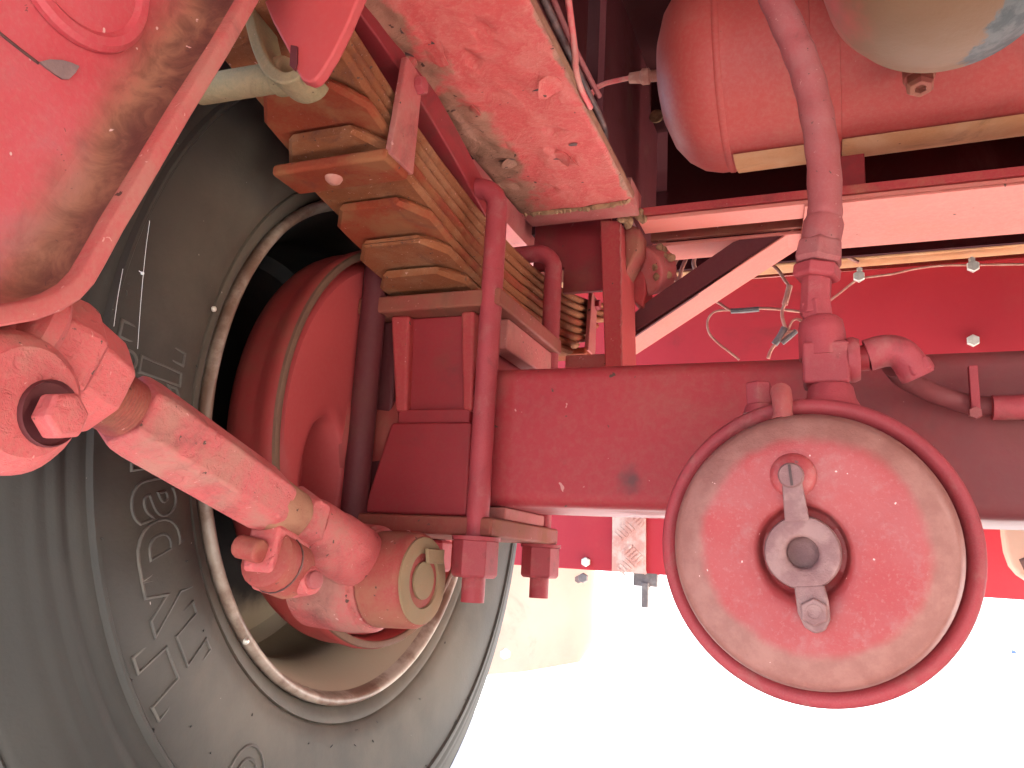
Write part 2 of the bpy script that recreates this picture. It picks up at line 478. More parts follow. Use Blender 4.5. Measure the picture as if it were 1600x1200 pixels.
def catmull(path, k):
    P = [Vector(p) for p in path]
    P = [P[0] * 2 - P[1]] + P + [P[-1] * 2 - P[-2]]
    out = []
    for i in range(1, len(P) - 2):
        a, b, c, d = P[i - 1:i + 3]
        for j in range(k):
            t = j / k
            out.append(0.5 * ((2 * b) + (c - a) * t + (2 * a - 5 * b + 4 * c - d) * t * t + (3 * b - a - 3 * c + d) * t ** 3))
    out.append(P[-2])
    return out

def finish(me, ang=38):
    bm = bmesh.new()
    bm.from_mesh(me)
    bmesh.ops.recalc_face_normals(bm, faces=bm.faces)
    bm.to_mesh(me)
    bm.free()
    for p in me.polygons:
        p.use_smooth = True
    me.set_sharp_from_angle(angle=R(ang))

def obj(name, b, mat, parent=None, bevel=0.0, loc=None, ang=38, seg=2, wobble=0.0):
    """one mesh object; vertices are given in world space, the origin sits at the parent's (or loc)"""
    base = Vector((0, 0, 0))
    root = parent
    while root is not None:
        base = base + root.location
        root = root.parent
    loc = Vector(loc) if loc is not None else base
    vs = [p - loc for p in b.v]
    if wobble:
        vs = [p + mnoise.noise_vector(p * 40) * wobble for p in vs]
    me = bpy.data.meshes.new(name)
    me.from_pydata([tuple(p) for p in vs], [], b.f)
    me.materials.append(M[mat] if isinstance(mat, str) else mat)
    finish(me, ang)
    o = bpy.data.objects.new(name, me)
    COL.objects.link(o)
    o.location = loc - base
    o.parent = parent
    if bevel:
        md = o.modifiers.new("bevel", 'BEVEL')
        md.width = bevel
        md.segments = seg
        md.limit_method = 'ANGLE'
        md.angle_limit = R(35)
        md.use_clamp_overlap = True
        md.harden_normals = True
    return o

def tag(o, label, cat, group=None, kind=None):
    o['label'] = label
    o['category'] = cat
    if group:
        o['group'] = group
    if kind:
        o['kind'] = kind
    return o

def thing(name, label, cat, loc, group=None):
    o = bpy.data.objects.new(name, None)
    o.empty_display_size = 0.05
    COL.objects.link(o)
    o.location = Vector(loc)
    return tag(o, label, cat, group)

def copy_part(o, loc, parent=None, rot=None):
    c = o.copy()
    COL.objects.link(c)
    c.parent = parent if parent else o.parent
    c.location = Vector(loc)
    if rot:
        c.rotation_euler = rot
    return c

def hexp(c, axis, r, h, ref=None):
    """hexagonal head with a chamfered outer end, starting at c along axis"""
    return B().lathe([(0, r), (h * 0.82, r), (h, r * 0.88)], c, axis, 6, ref=ref)

# ================================================================ SETTING
g = B()
N = 24
ext = [-600, -150, -40, -12, -5, -2, 0, 2, 5, 12, 40, 150, 600]
gv = [(x, y, -0.03) for y in ext for x in ext]
gn = len(ext)
g.add(gv, [(j * gn + i, j * gn + i + 1, (j + 1) * gn + i + 1, (j + 1) * gn + i) for j in range(gn - 1) for i in range(gn - 1)])
go = obj('ground', g, 'ground')
go['kind'] = 'structure'

# trailer floor above everything
t = thing('trailer_floor', 'dark red underside of the steel trailer floor above the axle', 'trailer floor', (0.4, 0.8, 1.30))
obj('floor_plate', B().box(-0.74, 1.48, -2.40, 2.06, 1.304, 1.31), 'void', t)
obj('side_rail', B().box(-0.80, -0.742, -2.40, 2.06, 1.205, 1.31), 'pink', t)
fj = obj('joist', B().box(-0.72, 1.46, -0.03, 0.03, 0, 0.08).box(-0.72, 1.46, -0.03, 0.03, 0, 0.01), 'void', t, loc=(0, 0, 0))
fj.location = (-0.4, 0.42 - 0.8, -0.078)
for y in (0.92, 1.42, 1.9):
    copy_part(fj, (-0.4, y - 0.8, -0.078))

# unseen rest of the frame: right hand rail, plus a crossmember added to block sky
t = thing('chassis_rail', 'second chassis rail on the right side of the trailer', 'chassis rail', (.78, .5, .83), 'chassis rails')
obj('bottom_flange', B().box(.70, .86, -2.3, 1.98, .83, .842), 'red', t)
obj('web', B().box(.775, .787, -2.3, 1.98, .842, 1.30), 'red', t)
t = thing('crossmember', 'unseen crossmember added behind the camera to block sky', 'crossmember', (.3, -.9, .85))
obj('web', B().box(-.70, .77, -.91, -.90, .80, 1.302), 'red', t)
obj('flange', B().box(-.70, .77, -.96, -.86, .79, .80), 'red', t)

# inner longitudinal web in the shadow behind the tank
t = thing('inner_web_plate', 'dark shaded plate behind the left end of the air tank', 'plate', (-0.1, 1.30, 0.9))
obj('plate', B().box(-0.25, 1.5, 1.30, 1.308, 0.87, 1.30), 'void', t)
for px in ((-0.2714, 1.2980, 1.1675), (-0.3195, 1.2980, 1.1150), (-0.3318, 1.2980, 1.0825)):
    p = Vector(px)
    rr = 0.013 if p.z > 1.02 else 0.006
    obj('bare_spot', B().lathe([(0, rr), (0.002, rr * 0.9)], (p.x, 1.30, p.z), (0, -1, 0), 14), 'mud', t, wobble=0.003)

# ================================================================ WHEEL
AY, AZ = 0.861, 0.5
t = thing('wheel', 'large black truck wheel with dusty sidewall lettering left of the axle', 'wheel', (-0.66, AY, AZ))
O = (0, AY, AZ)
prof = [(-0.545, .292), (-0.532, .300), (-0.5235, .309), (-0.519, .317), (-0.5185, .321), (-0.521, .3225), (-0.516, .326),
        (-0.511, .345), (-0.5055, .370), (-0.502, .395), (-0.501, .418), (-0.5015, .432), (-0.4985, .4345), (-0.4985, .4375), (-0.503, .440)]
r_ = .444
for k in range(5):
    xb = -0.5035 - 0.0008 * k * k - 0.0012 * k
    prof += [(xb, r_), (xb - 0.0003, r_ + .006), (xb - 0.0030, r_ + .0085), (xb - 0.0032, r_ + .011)]
    r_ += .0145
prof += [(-0.530, .519), (-0.528, .5215), (-0.534, .526), (-0.548, .537), (-0.562, .541)]
for x in (-0.60, -0.66, -0.72):
    prof += [(x, .543), (x - .002, .531), (x - .012, .531), (x - .014, .543)]
prof += [(-0.775, .541), (-0.79, .532), (-0.80, .50), (-0.805, .43), (-0.80, .36), (-0.785, .31), (-0.775, .295)]
obj('tyre', B().lathe(prof, O, (1, 0, 0), 144, caps=False), 'tyre', t, ang=50)
# rim: rolled flange, barrel and disc
rp = [(-0.545, .290), (-0.536, .2985), (-0.529, .3030), (-0.5225, .3035), (-0.5185, .3010), (-0.5178, .2975), (-0.5200, .2945), (-0.525, .2920), (-0.532, .289)]
rim = obj('rim', B().lathe(rp, O, (1, 0, 0), 128, caps=False), 'rim', t, ang=60)
bp = [(-0.532, .289), (-0.545, .283), (-0.575, .272), (-0.60, .262), (-0.625, .261), (-0.65, .268), (-0.68, .270), (-0.72, .266), (-0.735, .25), (-0.720, .14), (-0.722, .0)]
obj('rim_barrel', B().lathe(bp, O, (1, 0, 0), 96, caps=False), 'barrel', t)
obj('balance_bead', B().lathe([(0, .0032), (.002, .003), (.004, .0014)], (-0.5170, 0.6469, 0.2810), (1, 0, 0), 10), 'zinc', t)
obj('balance_bead', B().lathe([(0, .0026), (.002, .0024), (.003, .001)], (-0.5130, 0.5423, 0.5758), (1, 0, 0), 10), 'zinc', t)

# raised outline lettering on the sidewall
def sidewall_x(r):
    for (x0, r0), (x1, r1) in zip(prof, prof[1:]):
        if r0 <= r <= r1 and r1 > r0:
            return x0 + (x1 - x0) * (r - r0) / (r1 - r0)
    return -0.502
def sidewall_text(txt, theta0, r0, size, wgap=1.0, adv_bevel=0.0015):
    cu = bpy.data.curves.new("txt", 'FONT')
    cu.body = txt
    cu.size = size
    cu.space_character = wgap
    cu.fill_mode = 'NONE'
    cu.offset = size * 0.022
    cu.bevel_depth = adv_bevel / 1.0
    cu.bevel_resolution = 1
    cu.resolution_u = 5
    ob = bpy.data.objects.new("txt", cu)
    COL.objects.link(ob)
    dg = bpy.context.evaluated_depsgraph_get()
    me = bpy.data.meshes.new_from_object(ob.evaluated_get(dg))
    b = B()
    vs = []
    for v in me.vertices:
        r = r0 + v.co.y
        th = theta0 - v.co.x * 0.86 / (r0 + size * 0.35)
        x = sidewall_x(r) + 0.0002 + v.co.z
        vs.append((x, AY + r * math.cos(th), AZ + r * math.sin(th)))
    b.add(vs, [tuple(p.vertices) for p in me.polygons])
    bpy.data.objects.remove(ob)
    bpy.data.curves.remove(cu)
    return b
def th_at(px):
    return math.atan2(px[2] - AZ, px[1] - AY)
ta = th_at((-0.5020, 0.5474, 0.2342))
tx = sidewall_text("Hyparail", ta, 0.350, 0.106, 1.0)
obj('sidewall_lettering', tx, 'letter', t, ang=60)
tb = th_at((-0.5020, 0.6774, 0.1626))
obj('sidewall_lettering', sidewall_text("O", tb + 0.02, 0.372, 0.085), 'letter', t, ang=60)
# short moulding hairs
hb = B()
rnd = random.Random(3)
for k in range(34):
    th = rnd.uniform(math.pi * 0.95, math.pi * 1.75)
    r = rnd.choice((.330, .345, .405, .428)) + rnd.uniform(-.003, .003)
    x = sidewall_x(r)
    p = Vector((x, AY + r * math.cos(th), AZ + r * math.sin(th)))
    d = Vector((0.5, rnd.uniform(-1, 1), rnd.uniform(-1, 1))).normalized()
    hb.cyl(p, p + d * rnd.uniform(.002, .006), .0005, 5)
ho = obj('moulding_hairs', hb, 'black', t)
ho['kind'] = 'stuff'

# unseen wheels: the other end of the axle, and one added to shade ground
t['group'] = 'trailer wheels'
for lb, wy in (('matching wheel at the right end of the axle', AY), ('unseen wheel added on the right behind the camera to shade the ground', AY - 1.30)):
    far = t.copy()
    COL.objects.link(far)
    far.location = (1.14, wy, AZ)
    far.rotation_euler = (0, 0, math.pi)
    far['label'] = lb
    for ch in list(t.children):
        if ch.name.startswith(('tyre', 'rim')):
            c_ = ch.copy()
            COL.objects.link(c_)
            c_.parent = far

# ================================================================ BRAKE DRUM AND SHIELD
t = thing('brake_drum', 'big red brake drum filling the inside of the wheel rim', 'brake drum', (-0.60, AY, AZ))
dp = [(-0.568, .12), (-0.5675, .205), (-0.564, .222), (-0.558, .2310), (-0.550, .2355), (-0.540, .2375), (-0.524, .2368), (-0.518, .2372), (-0.512, .2395),
      (-0.505, .2405), (-0.497, .2400), (-0.4945, .2375), (-0.4945, .2315), (-0.4965, .2295), (-0.52, .2285), (-0.55, .212)]
obj('drum_shell', B().lathe(dp, O, (1, 0, 0), 128, caps=False), 'drum', t, ang=45)
obj('drum_lip', B().lathe([(-0.4955, .2392), (-0.4925, .2385), (-0.4915, .2365), (-0.4915, .2330), (-0.4925, .2312), (-0.4955, .2308)], O, (1, 0, 0), 128, caps=False), 'drumlip', t, ang=45)
# dust shield with an oval pocket
t = thing('brake_shield', 'bright red round brake shield set inside the drum', 'brake shield', (-0.49, AY, AZ))
pc = Vector((-0.4980, 0.7149, 0.4444))
nseg = 72
b = B()
outer = [(-0.516, AY + .2255 * math.cos(a), AZ + .2255 * math.sin(a)) for a in [2 * math.pi * k / nseg for k in range(nseg)]]
outer2 = [(-0.500, AY + .216 * math.cos(a), AZ + .216 * math.sin(a)) for a in [2 * math.pi * k / nseg for k in range(nseg)]]
rings = [outer, outer2]
for sc, dx in ((1.25, 0.0), (1.08, -.001), (1.0, -.005), (0.97, -.03), (0.9, -.05)):
    rings.append([(-0.497 + dx, pc.y + .036 * sc * math.cos(a), pc.z + .064 * sc * math.sin(a)) for a in [2 * math.pi * k / nseg for k in range(nseg)]])
for r in rings:
    b.v += [Vector(p) for p in r]
for i in range(len(rings) - 1):
    for k in range(nseg):
        b.f.append((i * nseg + k, i * nseg + (k + 1) % nseg, (i + 1) * nseg + (k + 1) % nseg, (i + 1) * nseg + k))
b.f.append(tuple((len(rings) - 1) * nseg + k for k in range(nseg)))
obj('shield_plate', b, 'clean', t, ang=50)
obj('inspection_slot', B().lathe([(0, .010), (.002, .010)], (-0.5150, 0.6862, 0.4428), (1, 0.3, 0), 12), 'black', t)
# spider casting in the middle
obj('spider', B().lathe([(-0.501, .118), (-0.494, .113), (-0.490, .106), (-0.490, .088), (-0.486, .082), (-0.40, .078)], O, (1, 0, 0), 64, caps=False), 'drum', t, ang=50)

# ================================================================ AXLE BEAM
t = thing('axle_beam', 'square dark red axle beam running across behind the brake chamber', 'axle', (0.5, AY, AZ))
c = []
y0, y1, z0, z1, rr = 0.786, 0.936, 0.425, 0.575, 0.016
for cy, cz, a0 in ((y1 - rr, z1 - rr, 0), (y0 + rr, z1 - rr, 90), (y0 + rr, z0 + rr, 180), (y1 - rr, z0 + rr, 270)):
    for k in range(6):
        a = R(a0 + 18 * k)
        c.append((-0.44, cy + rr * math.cos(a), cz + rr * math.sin(a)))
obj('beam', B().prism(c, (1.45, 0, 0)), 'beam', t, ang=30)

# ================================================================ LEAF SPRING
SX0, SX1 = -0.472, -0.360
def zspring(y, dz):
    return 0.658 + 0.33 * (y - AY) ** 2 + dz
TH = 0.0113
t = thing('leaf_spring', 'long pack of dusty rusty leaf springs clamped over the axle', 'leaf spring', (-0.416, AY, 0.664))
ends = [(.722, 1.17), (.676, 1.20), (.628, 1.24), (.540, 1.27), (.500, 1.31), (.405, 1.36), (.425, 1.40), (.43, 1.42)]
for i, (ya, yb) in enumerate(ends):
    b = B()
    ns = 26
    ys = [ya + (yb - ya) * k / ns for k in range(ns + 1)]
    ys = [ya, ya + .012, ya + .030] + [y for y in ys if ya + .04 < y < yb - .04] + [yb - .030, yb - .012, yb]
    for y in ys:
        d = min(y - ya, yb - y)
        taper = 1.0
        if i < 5:
            taper = 0.62 + 0.38 * min(1.0, d / .030)
        cx, hw = (SX0 + SX1) / 2, (SX1 - SX0) / 2 * taper
        z0 = zspring(y, i * (TH + .0012)) + (mnoise.noise(Vector((i * 7.3, y * 14, 0)))) * 0.0006
        th = TH * (0.72 if (d < .002 and i < 5) else 1.0)
        e = 0.0042
        for xx, zz in ((-hw, z0 + e), (-hw + e, z0), (hw - e, z0), (hw, z0 + e), (hw, z0 + th - e), (hw - e, z0 + th), (-hw + e, z0 + th), (-hw, z0 + th - e)):
            b.v.append(Vector((cx + xx, y, zz)))
    n = len(ys)
    for k in range(n - 1):
        for q in range(8):
            b.f.append((k * 8 + q, k * 8 + (q + 1) % 8, (k + 1) * 8 + (q + 1) % 8, (k + 1) * 8 + q))
    b.f += [tuple(range(7, -1, -1)), tuple((n - 1) * 8 + q for q in range(8))]
    lf = obj('leaf', b, 'leaf' if i not in (2, 4) else 'leafred', t, bevel=0.0008, ang=25, seg=1, wobble=.0006)
# thick helper leaf curving over the pack
b = B()
path = []
for k in range(17):
    y = .40 + (.80 - .40) * k / 16
    path.append((-0.405, y, zspring(y, 8 * TH + .004) + 0.030 * math.sin(math.pi * (y - .40) / .40) + .018))
b.band(path, (1, 0, 0), .088, .034)
obj('helper_leaf', b, 'deep', t, bevel=0.002)
# near clip: plate under the pack, upright strap, bolt
def clip(yc, z0, z1, lean=0.0):
    cl = obj('spring_clip', B().box(SX0 - .002, SX1 + .008, yc - .026, yc + .018, z0 - .0125, z0 - .001), 'leafred', t, bevel=.004, seg=3)
    obj('clip_strap', B().prism([(SX1 + .004, yc - .022, z0 - .006), (SX1 + .004, yc + .020, z0 - .006), (SX1 + .004, yc + .018 + lean, z1), (SX1 + .004, yc - .014 + lean, z1 + .004)], (.007, 0, 0)), 'pink', cl, bevel=.0015)
    obj('clip_rivet', B().lathe([(0, .0085), (.003, .0075), (.006, .004), (.0065, .0)], (-0.418, yc - .006, z0 - .0125), (0, -.2, -1), 14), 'wire', cl)
    obj('clip_bolt', hexp((SX1 + .008, yc + lean + .010, z1 - .012), (1, 0, 0), .009, .010), 'bolt', cl)
    return cl
clip(.575, zspring(.575, 3 * TH) - .001, .812, .004)
clip(1.205, zspring(1.205, 2 * TH) - .012, .800, .004)

# ================================================================ SPRING SEAT, CLAMP PLATE, U-BOLTS
t = thing('axle_saddle', 'red cast saddle block standing on the axle between wheel and U bolts', 'axle saddle', (-0.41, AY, 0.575))
obj('seat_top', B().box(-0.500, -0.322, .752, .968, .636, .6555), 'grime', t, bevel=.003)
obj('seat_edge', B().box(-0.352, -0.330, .80, .962, .600, .6355), 'pink', t, bevel=.003)
# front: two tapering ribs with a recessed panel between them
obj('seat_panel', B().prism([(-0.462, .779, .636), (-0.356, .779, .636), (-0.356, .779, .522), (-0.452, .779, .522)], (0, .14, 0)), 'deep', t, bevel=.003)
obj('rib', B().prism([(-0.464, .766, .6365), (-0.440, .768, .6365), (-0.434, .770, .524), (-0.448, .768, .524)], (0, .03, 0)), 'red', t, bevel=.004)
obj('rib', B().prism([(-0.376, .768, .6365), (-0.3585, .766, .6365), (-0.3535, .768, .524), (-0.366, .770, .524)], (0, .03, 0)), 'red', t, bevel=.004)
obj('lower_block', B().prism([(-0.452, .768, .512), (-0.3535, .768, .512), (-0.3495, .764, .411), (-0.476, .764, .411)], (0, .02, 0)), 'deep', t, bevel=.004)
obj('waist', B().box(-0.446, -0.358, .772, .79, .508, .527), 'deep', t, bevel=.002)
obj('side_web', B().prism([(-0.489, .785, .636), (-0.462, .785, .636), (-0.462, .785, .43), (-0.470, .785, .42), (-0.489, .785, .44)], (0, .02, 0)), 'brace', t, bevel=.004)

t = thing('clamp_plate', 'thick red clamp plate bolted under the axle', 'clamp plate', (-0.40, AY, 0.392))
obj('plate', B().prism([(-0.512, .752, .391), (-0.316, .752, .391), (-0.316, .968, .391), (-0.512, .968, .391)], (0, 0, .0195)), 'grime', t, bevel=.003)
obj('axle_pad', B().box(-0.460, -0.322, .802, .930, .411, .4245), 'pink', t, bevel=.002)
obj('rod_bracket', B().prism([(-0.50, .70, .392), (-0.44, .70, .392), (-0.44, .70, .352), (-0.50, .70, .36)], (0, .12, 0)), 'pink', t, bevel=.004)

def ubolt_parts(root, y):
    x0, x1, r = -0.484, -0.336, .0118
    zt = .767
    path = [(x1, 0, -.175)] + [(x1, 0, z) for z in (-.05, .08, .20)]
    rb = .026
    pts = [(x1, 0, -.245 + .0), (x1, 0, -.1), (x1, 0, .05), (x1, 0, zt - AZ - rb + .0118)]
    for k in range(1, 7):
        a = math.pi / 2 * k / 6
        pts.append((x1 - rb + rb * math.cos(a), 0, zt - AZ - rb + .0118 + rb * math.sin(a)))
    for k in range(0, 7):
        a = math.pi / 2 + math.pi / 2 * k / 6
        pts.append((x0 + rb + rb * math.cos(a), 0, zt - AZ - rb + .0118 + rb * math.sin(a)))
    pts += [(x0, 0, .05), (x0, 0, -.1), (x0, 0, -.175)]
    w_ = [Vector(p) + Vector((0, y, AZ)) for p in pts]
    w_[0].z = .326
    w_[-1].z = .326
    obj('rod', B().tube(w_[:14], r, 18, smooth=0), 'bolt', root, ang=60)
    obj('outer_leg', B().tube(w_[13:], lambda q: r + .003 * min(1, q * 8), 18, smooth=0), 'brace', root, ang=60)
    nt = obj('nut', B().lathe([(0, .0205), (.003, .0235), (.036, .0235), (.040, .0205)], (x1, y, .3900 - .040), (0, 0, 1), 6, ref=(.95, .35, 0)), 'bolt', root, ang=20, bevel=.001)
    obj('washer', B().lathe([(0, .025), (.004, .025)], (x1, y, .3868), (0, 0, 1), 20), 'bolt', root)
    obj('nut', B().lathe([(0, .0205), (.003, .0235), (.036, .0235), (.040, .0205)], (x0, y, .3900 - .040), (0, 0, 1), 6, ref=(.9, .4, 0)), 'bolt', root, ang=20, bevel=.001)
t = thing('axle_u_bolt', 'nearer red U bolt over the leaf spring with its big nut below the plate', 'U bolt', (-0.42, .761, .35), 'U bolts clamping the spring')
ubolt_parts(t, .761)
t = thing('axle_u_bolt', 'red U bolt behind the axle, farther one, partly hidden by the first', 'U bolt', (-0.42, .961, .35), 'U bolts clamping the spring')
ubolt_parts(t, .961)

# ================================================================ TORQUE ROD
A = Vector((-0.4200, 0.3853, 0.4490))
E_ = Vector((-0.42, 0.640, 0.3735))
ax = (E_ - A).normalized()
up = Vector((1, 0, 0)).cross(ax).normalized()
if up.z < 0:
    up = -up
side = Vector((1, 0, 0))
t = thing('torque_rod', 'pink red torque rod with faceted sleeve crossing in front of the tyre', 'torque rod', tuple(E_))
def along(d):
    return A + ax * d
L = (E_ - A).length
obj('threaded_end', B().lathe([(-.06 + .0012 * k, .0192 + (.0010 if k % 2 else 0)) for k in range(70)] + [(.03, .0192)], A, ax, 28), 'dusty', t, ang=25)
obj('hex_sleeve', B().lathe([(-0.006, .0255), (.000, .0272), (.010, .0280), (.145, .0270), (.156, .0252), (.160, .0230)], A, ax, 6, ref=side * .90 + up * .38), 'rod', t, bevel=.0025, ang=25, seg=3)
obj('sleeve_neck', B().lathe([(.152, .0225), (.165, .0220), (.20, .0215)], A, ax, 28), 'tan', t)
obj('lock_nut', B().lathe([(.186, .024), (.190, .0285), (.204, .0285), (.208, .025)], A, ax, 6, ref=side * .8 + up * .5), 'rod', t, bevel=.0015, ang=25)
obj('rod_end', B().lathe([(.206, .0245), (.22, .027), (.25, .0275), (L - .01, .029), (L + .03, .030)], A, ax, 28), 'rod', t)
# clamp lobe with slot and pinch bolt
lobe_c = Vector((-0.4050, 0.5528, 0.3522))
obj('clamp_lobe', B().lathe([(-.020, .020), (-.018, .0235), (.016, .0235), (.019, .020)], lobe_c + Vector((-.012, .0, .003)), ax, 20), 'dusty', t)
obj('clamp_lobe', B().prism([lobe_c + ax * -.020 + Vector((-.03, 0, .03)), lobe_c + ax * -.026 + Vector((-.03, 0, -.008)), lobe_c + ax * -.010 + Vector((-.03, 0, -.02)), lobe_c + ax * .02 + Vector((-.03, 0, -.018)), lobe_c + ax * .026 + Vector((-.03, 0, .03))], (.030, 0, 0)), 'rod', t, bevel=.004)
obj('clamp_slot', B().lathe([(-.0008, .0242), (.0008, .0242)], lobe_c + Vector((-.012, 0, .003)) + ax * -.003, ax, 24), 'cable', t)
pb = lobe_c + ax * .016 + Vector((.002, 0, -.004))
bo = obj('pinch_bolt', B().lathe([(-.012, .0125), (.004, .0125), (.010, .0115), (.012, .009)], pb, Vector((.95, -.25, .1)), 16), 'rod', t)
obj('bolt_end', B().lathe([(0, .0075), (.004, .0072), (.005, .0055)], pb + Vector((.95, -.25, .1)).normalized() * .0118, Vector((.95, -.25, .1)), 12), 'hose', bo)
ear = lobe_c + Vector((-.02, 0, 0.004)) - ax * .030
obj('clamp_ear', B().cyl(ear + Vector((-.012, 0, .004)), ear + Vector((.012, 0, 0)), .0095, 16), 'dusty', t, bevel=.003)
# bushing eye at the axle
ec = Vector((-0.3623, 0.7000, 0.3459))
eye = obj('bushing_eye', B().lathe([(-.125, .050), (-.075, .053), (-.052, .051), (-.050, .047), (-.046, .047)], ec, (1, -.08, 0.02), 48), 'rod', t, ang=35)
obj('bushing_cap', B().lathe([(-.047, .044), (-.044, .0460), (-.006, .0450), (-.002, .043), (0, .040), (0, .018)], ec, (1, -.08, 0.02), 40), 'dusty', t, ang=35)
obj('bushing_face', B().lathe([(-.001, .0405), (.0015, .0405), (.0022, .039), (.0022, .026), (-.002, .0245), (-.002, .018), (.0022, .0175), (.0022, 0)], ec, (1, -.08, 0.02), 40), 'tanface', t, ang=30)
obj('keeper_tab', B().prism([ec + Vector((.003, -.006, .030)), ec + Vector((.003, .030, .030)), ec + Vector((.003, .030, .016)), ec + Vector((.003, -.002, .016))], (.004, 0, 0)), 'tanface', t, bevel=.001)

# front joint of the rod: faceted collar, barrel and bolted eye
t = thing('rod_joint', 'dusty pink joint with a hex bolt below the rounded hanger bracket', 'joint', (-0.4100, 0.3176, 0.4525))
J = A - ax * .060
obj('collar', B().lathe([(-.030, .036), (-.012, .040), (-.004, .0395), (.0, .036), (.022, .034), (.030, .030), (.030, .02)], J, ax, 8, ref=side + up * .3), 'rod', t, bevel=.003, ang=25, seg=3)
obj('barrel', B().lathe([(-.046, .034), (-.042, .040), (-.034, .041), (-.028, .036)], J, ax, 32), 'rod', t)
yk = [(-0.3960, 0.2496, 0.4689), (-0.3960, 0.2718, 0.4747), (-0.3960, 0.3051, 0.4941), (-0.3960, 0.3135, 0.5022), (-0.3960, 0.3320, 0.4941), (-0.3960, 0.3474, 0.4827), (-0.3960, 0.3439, 0.4620), (-0.3960, 0.3254, 0.4390), (-0.3960, 0.3051, 0.4192), (-0.3960, 0.2613, 0.4122)]
obj('yoke', B().prism(yk, (-.050, 0, 0)), 'rod', t, bevel=.012, seg=4)
jc = Vector((-0.3720, 0.2788, 0.4334))
obj('eye', B().lathe([(-.11, .034), (-.03, .0375), (-.012, .037), (-.004, .033), (0, .028)], jc, (1, 0, 0), 40), 'rod', t)
obj('bolt_seat', B().lathe([(-.012, .0175), (.002, .0175), (.003, .0168), (.0005, .0158)], Vector((-0.3720, 0.2897, 0.4296)), (1, 0, 0), 32), 'brace', t)
obj('hex_bolt', B().lathe([(0, .0128), (.010, .0128), (.0125, .0112), (.0125, 0)], Vector((-0.3660, 0.2874, 0.4278)), (1, 0, 0), 6, ref=(0, .3, 1)), 'rod', t, bevel=.0015, ang=25)

# ================================================================ FRONT HANGER BRACKET
t = thing('hanger_bracket', 'large pink red spring hanger plate with raised rim, close to the camera', 'hanger bracket', (-.37, .28, .62))
XR = -.36
cont = [(-0.3600, 0.3827, 0.7374), (-0.3600, 0.3638, 0.6855), (-0.3600, 0.3403, 0.6260), (-0.3600, 0.3201, 0.5714), (-0.3600, 0.3066, 0.5362), (-0.3600, 0.2990, 0.5137), (-0.3600, 0.2941, 0.5003), (-0.3600, 0.2875, 0.4895), (-0.3600, 0.2778, 0.4801), (-0.3600, 0.2658, 0.4717), (-0.3600, 0.2475, 0.4627)]
cont += [(XR, y, z) for y, z in ((.200, .457), (.150, .465), (.11, .50), (.09, .60), (.09, .80), (.12, .88), (.30, .89), (.425, .87))]
P2 = [Vector((p[1], p[2])) for p in cont]
def inset(P, d):
    n = len(P)
    area = sum(P[i].x * P[(i + 1) % n].y - P[(i + 1) % n].x * P[i].y for i in range(n))
    sg = 1 if area > 0 else -1
    out = []
    for i in range(n):
        a, b_, c_ = P[i - 1], P[i], P[(i + 1) % n]
        e1, e2 = (b_ - a).normalized(), (c_ - b_).normalized()
        n1, n2 = Vector((-e1.y, e1.x)) * sg, Vector((-e2.y, e2.x)) * sg
        m_ = (n1 + n2).normalized()
        out.append(b_ + m_ * (d / max(.5, m_.dot(n1))))
    return out
def ring_loft(specs):
    b = B()
    n = len(P2)
    for d, x in specs:
        for q in inset(P2, d):
            b.v.append(Vector((x, q.x, q.y)))
    for i in range(len(specs) - 1):
        for k in range(n):
            b.f.append((i * n + k, i * n + (k + 1) % n, (i + 1) * n + (k + 1) % n, (i + 1) * n + k))
    return b
obj('rim_flange', ring_loft([(0.0, XR - .085), (0.0, XR - .0015), (.0012, XR), (.0085, XR), (.0098, XR - .0015), (.0102, XR - .012)]), 'pink', t, ang=50)
obj('fillet', ring_loft([(.0102, XR - .010), (.0112, XR - .018), (.015, XR - .026), (.021, XR - .031), (.028, XR - .0335)]), 'hanger', t, ang=60)
fp = ring_loft([(.024, XR - .0325), (.030, XR - .0338)])
n = len(P2)
fp.v.append(sum(fp.v[n:2 * n], Vector()) / n)
fp.f += [(n + k, n + (k + 1) % n, 2 * n) for k in range(n)]
obj('face_plate', fp, 'hanger', t, ang=60)
pb = Vector((-0.3930, 0.2758, 0.6899))
obj('pivot_boss', B().lathe([(0, .0475), (.003, .047), (.0055, .044), (.0055, .039), (.003, .036), (.004, .030), (.004, 0)], pb, (1, 0, 0), 48), 'hanger', t)
sl_ = [(-0.3935, 0.2625, 0.6192), (-0.3935, 0.2675, 0.6240), (-0.3935, 0.2747, 0.6284), (-0.3935, 0.2813, 0.6307), (-0.3935, 0.2854, 0.6314), (-0.3935, 0.2839, 0.6263), (-0.3935, 0.2809, 0.6203), (-0.3935, 0.2772, 0.6180), (-0.3935, 0.2723, 0.6180), (-0.3935, 0.2666, 0.6184)]
obj('drain_hole', B().prism([Vector(p) + Vector((-.004, 0, 0)) for p in sl_], (.0052, 0, 0)), 'halfmoon', t)
s0, s1 = Vector((-0.3935, 0.2364, 0.6216)), Vector((-0.3935, 0.2627, 0.6185))
obj('seam', B().tube([s0, (s0 + s1) / 2 + Vector((0, .0003, -.0003)), s1], .0009, 6), 'cable', t)

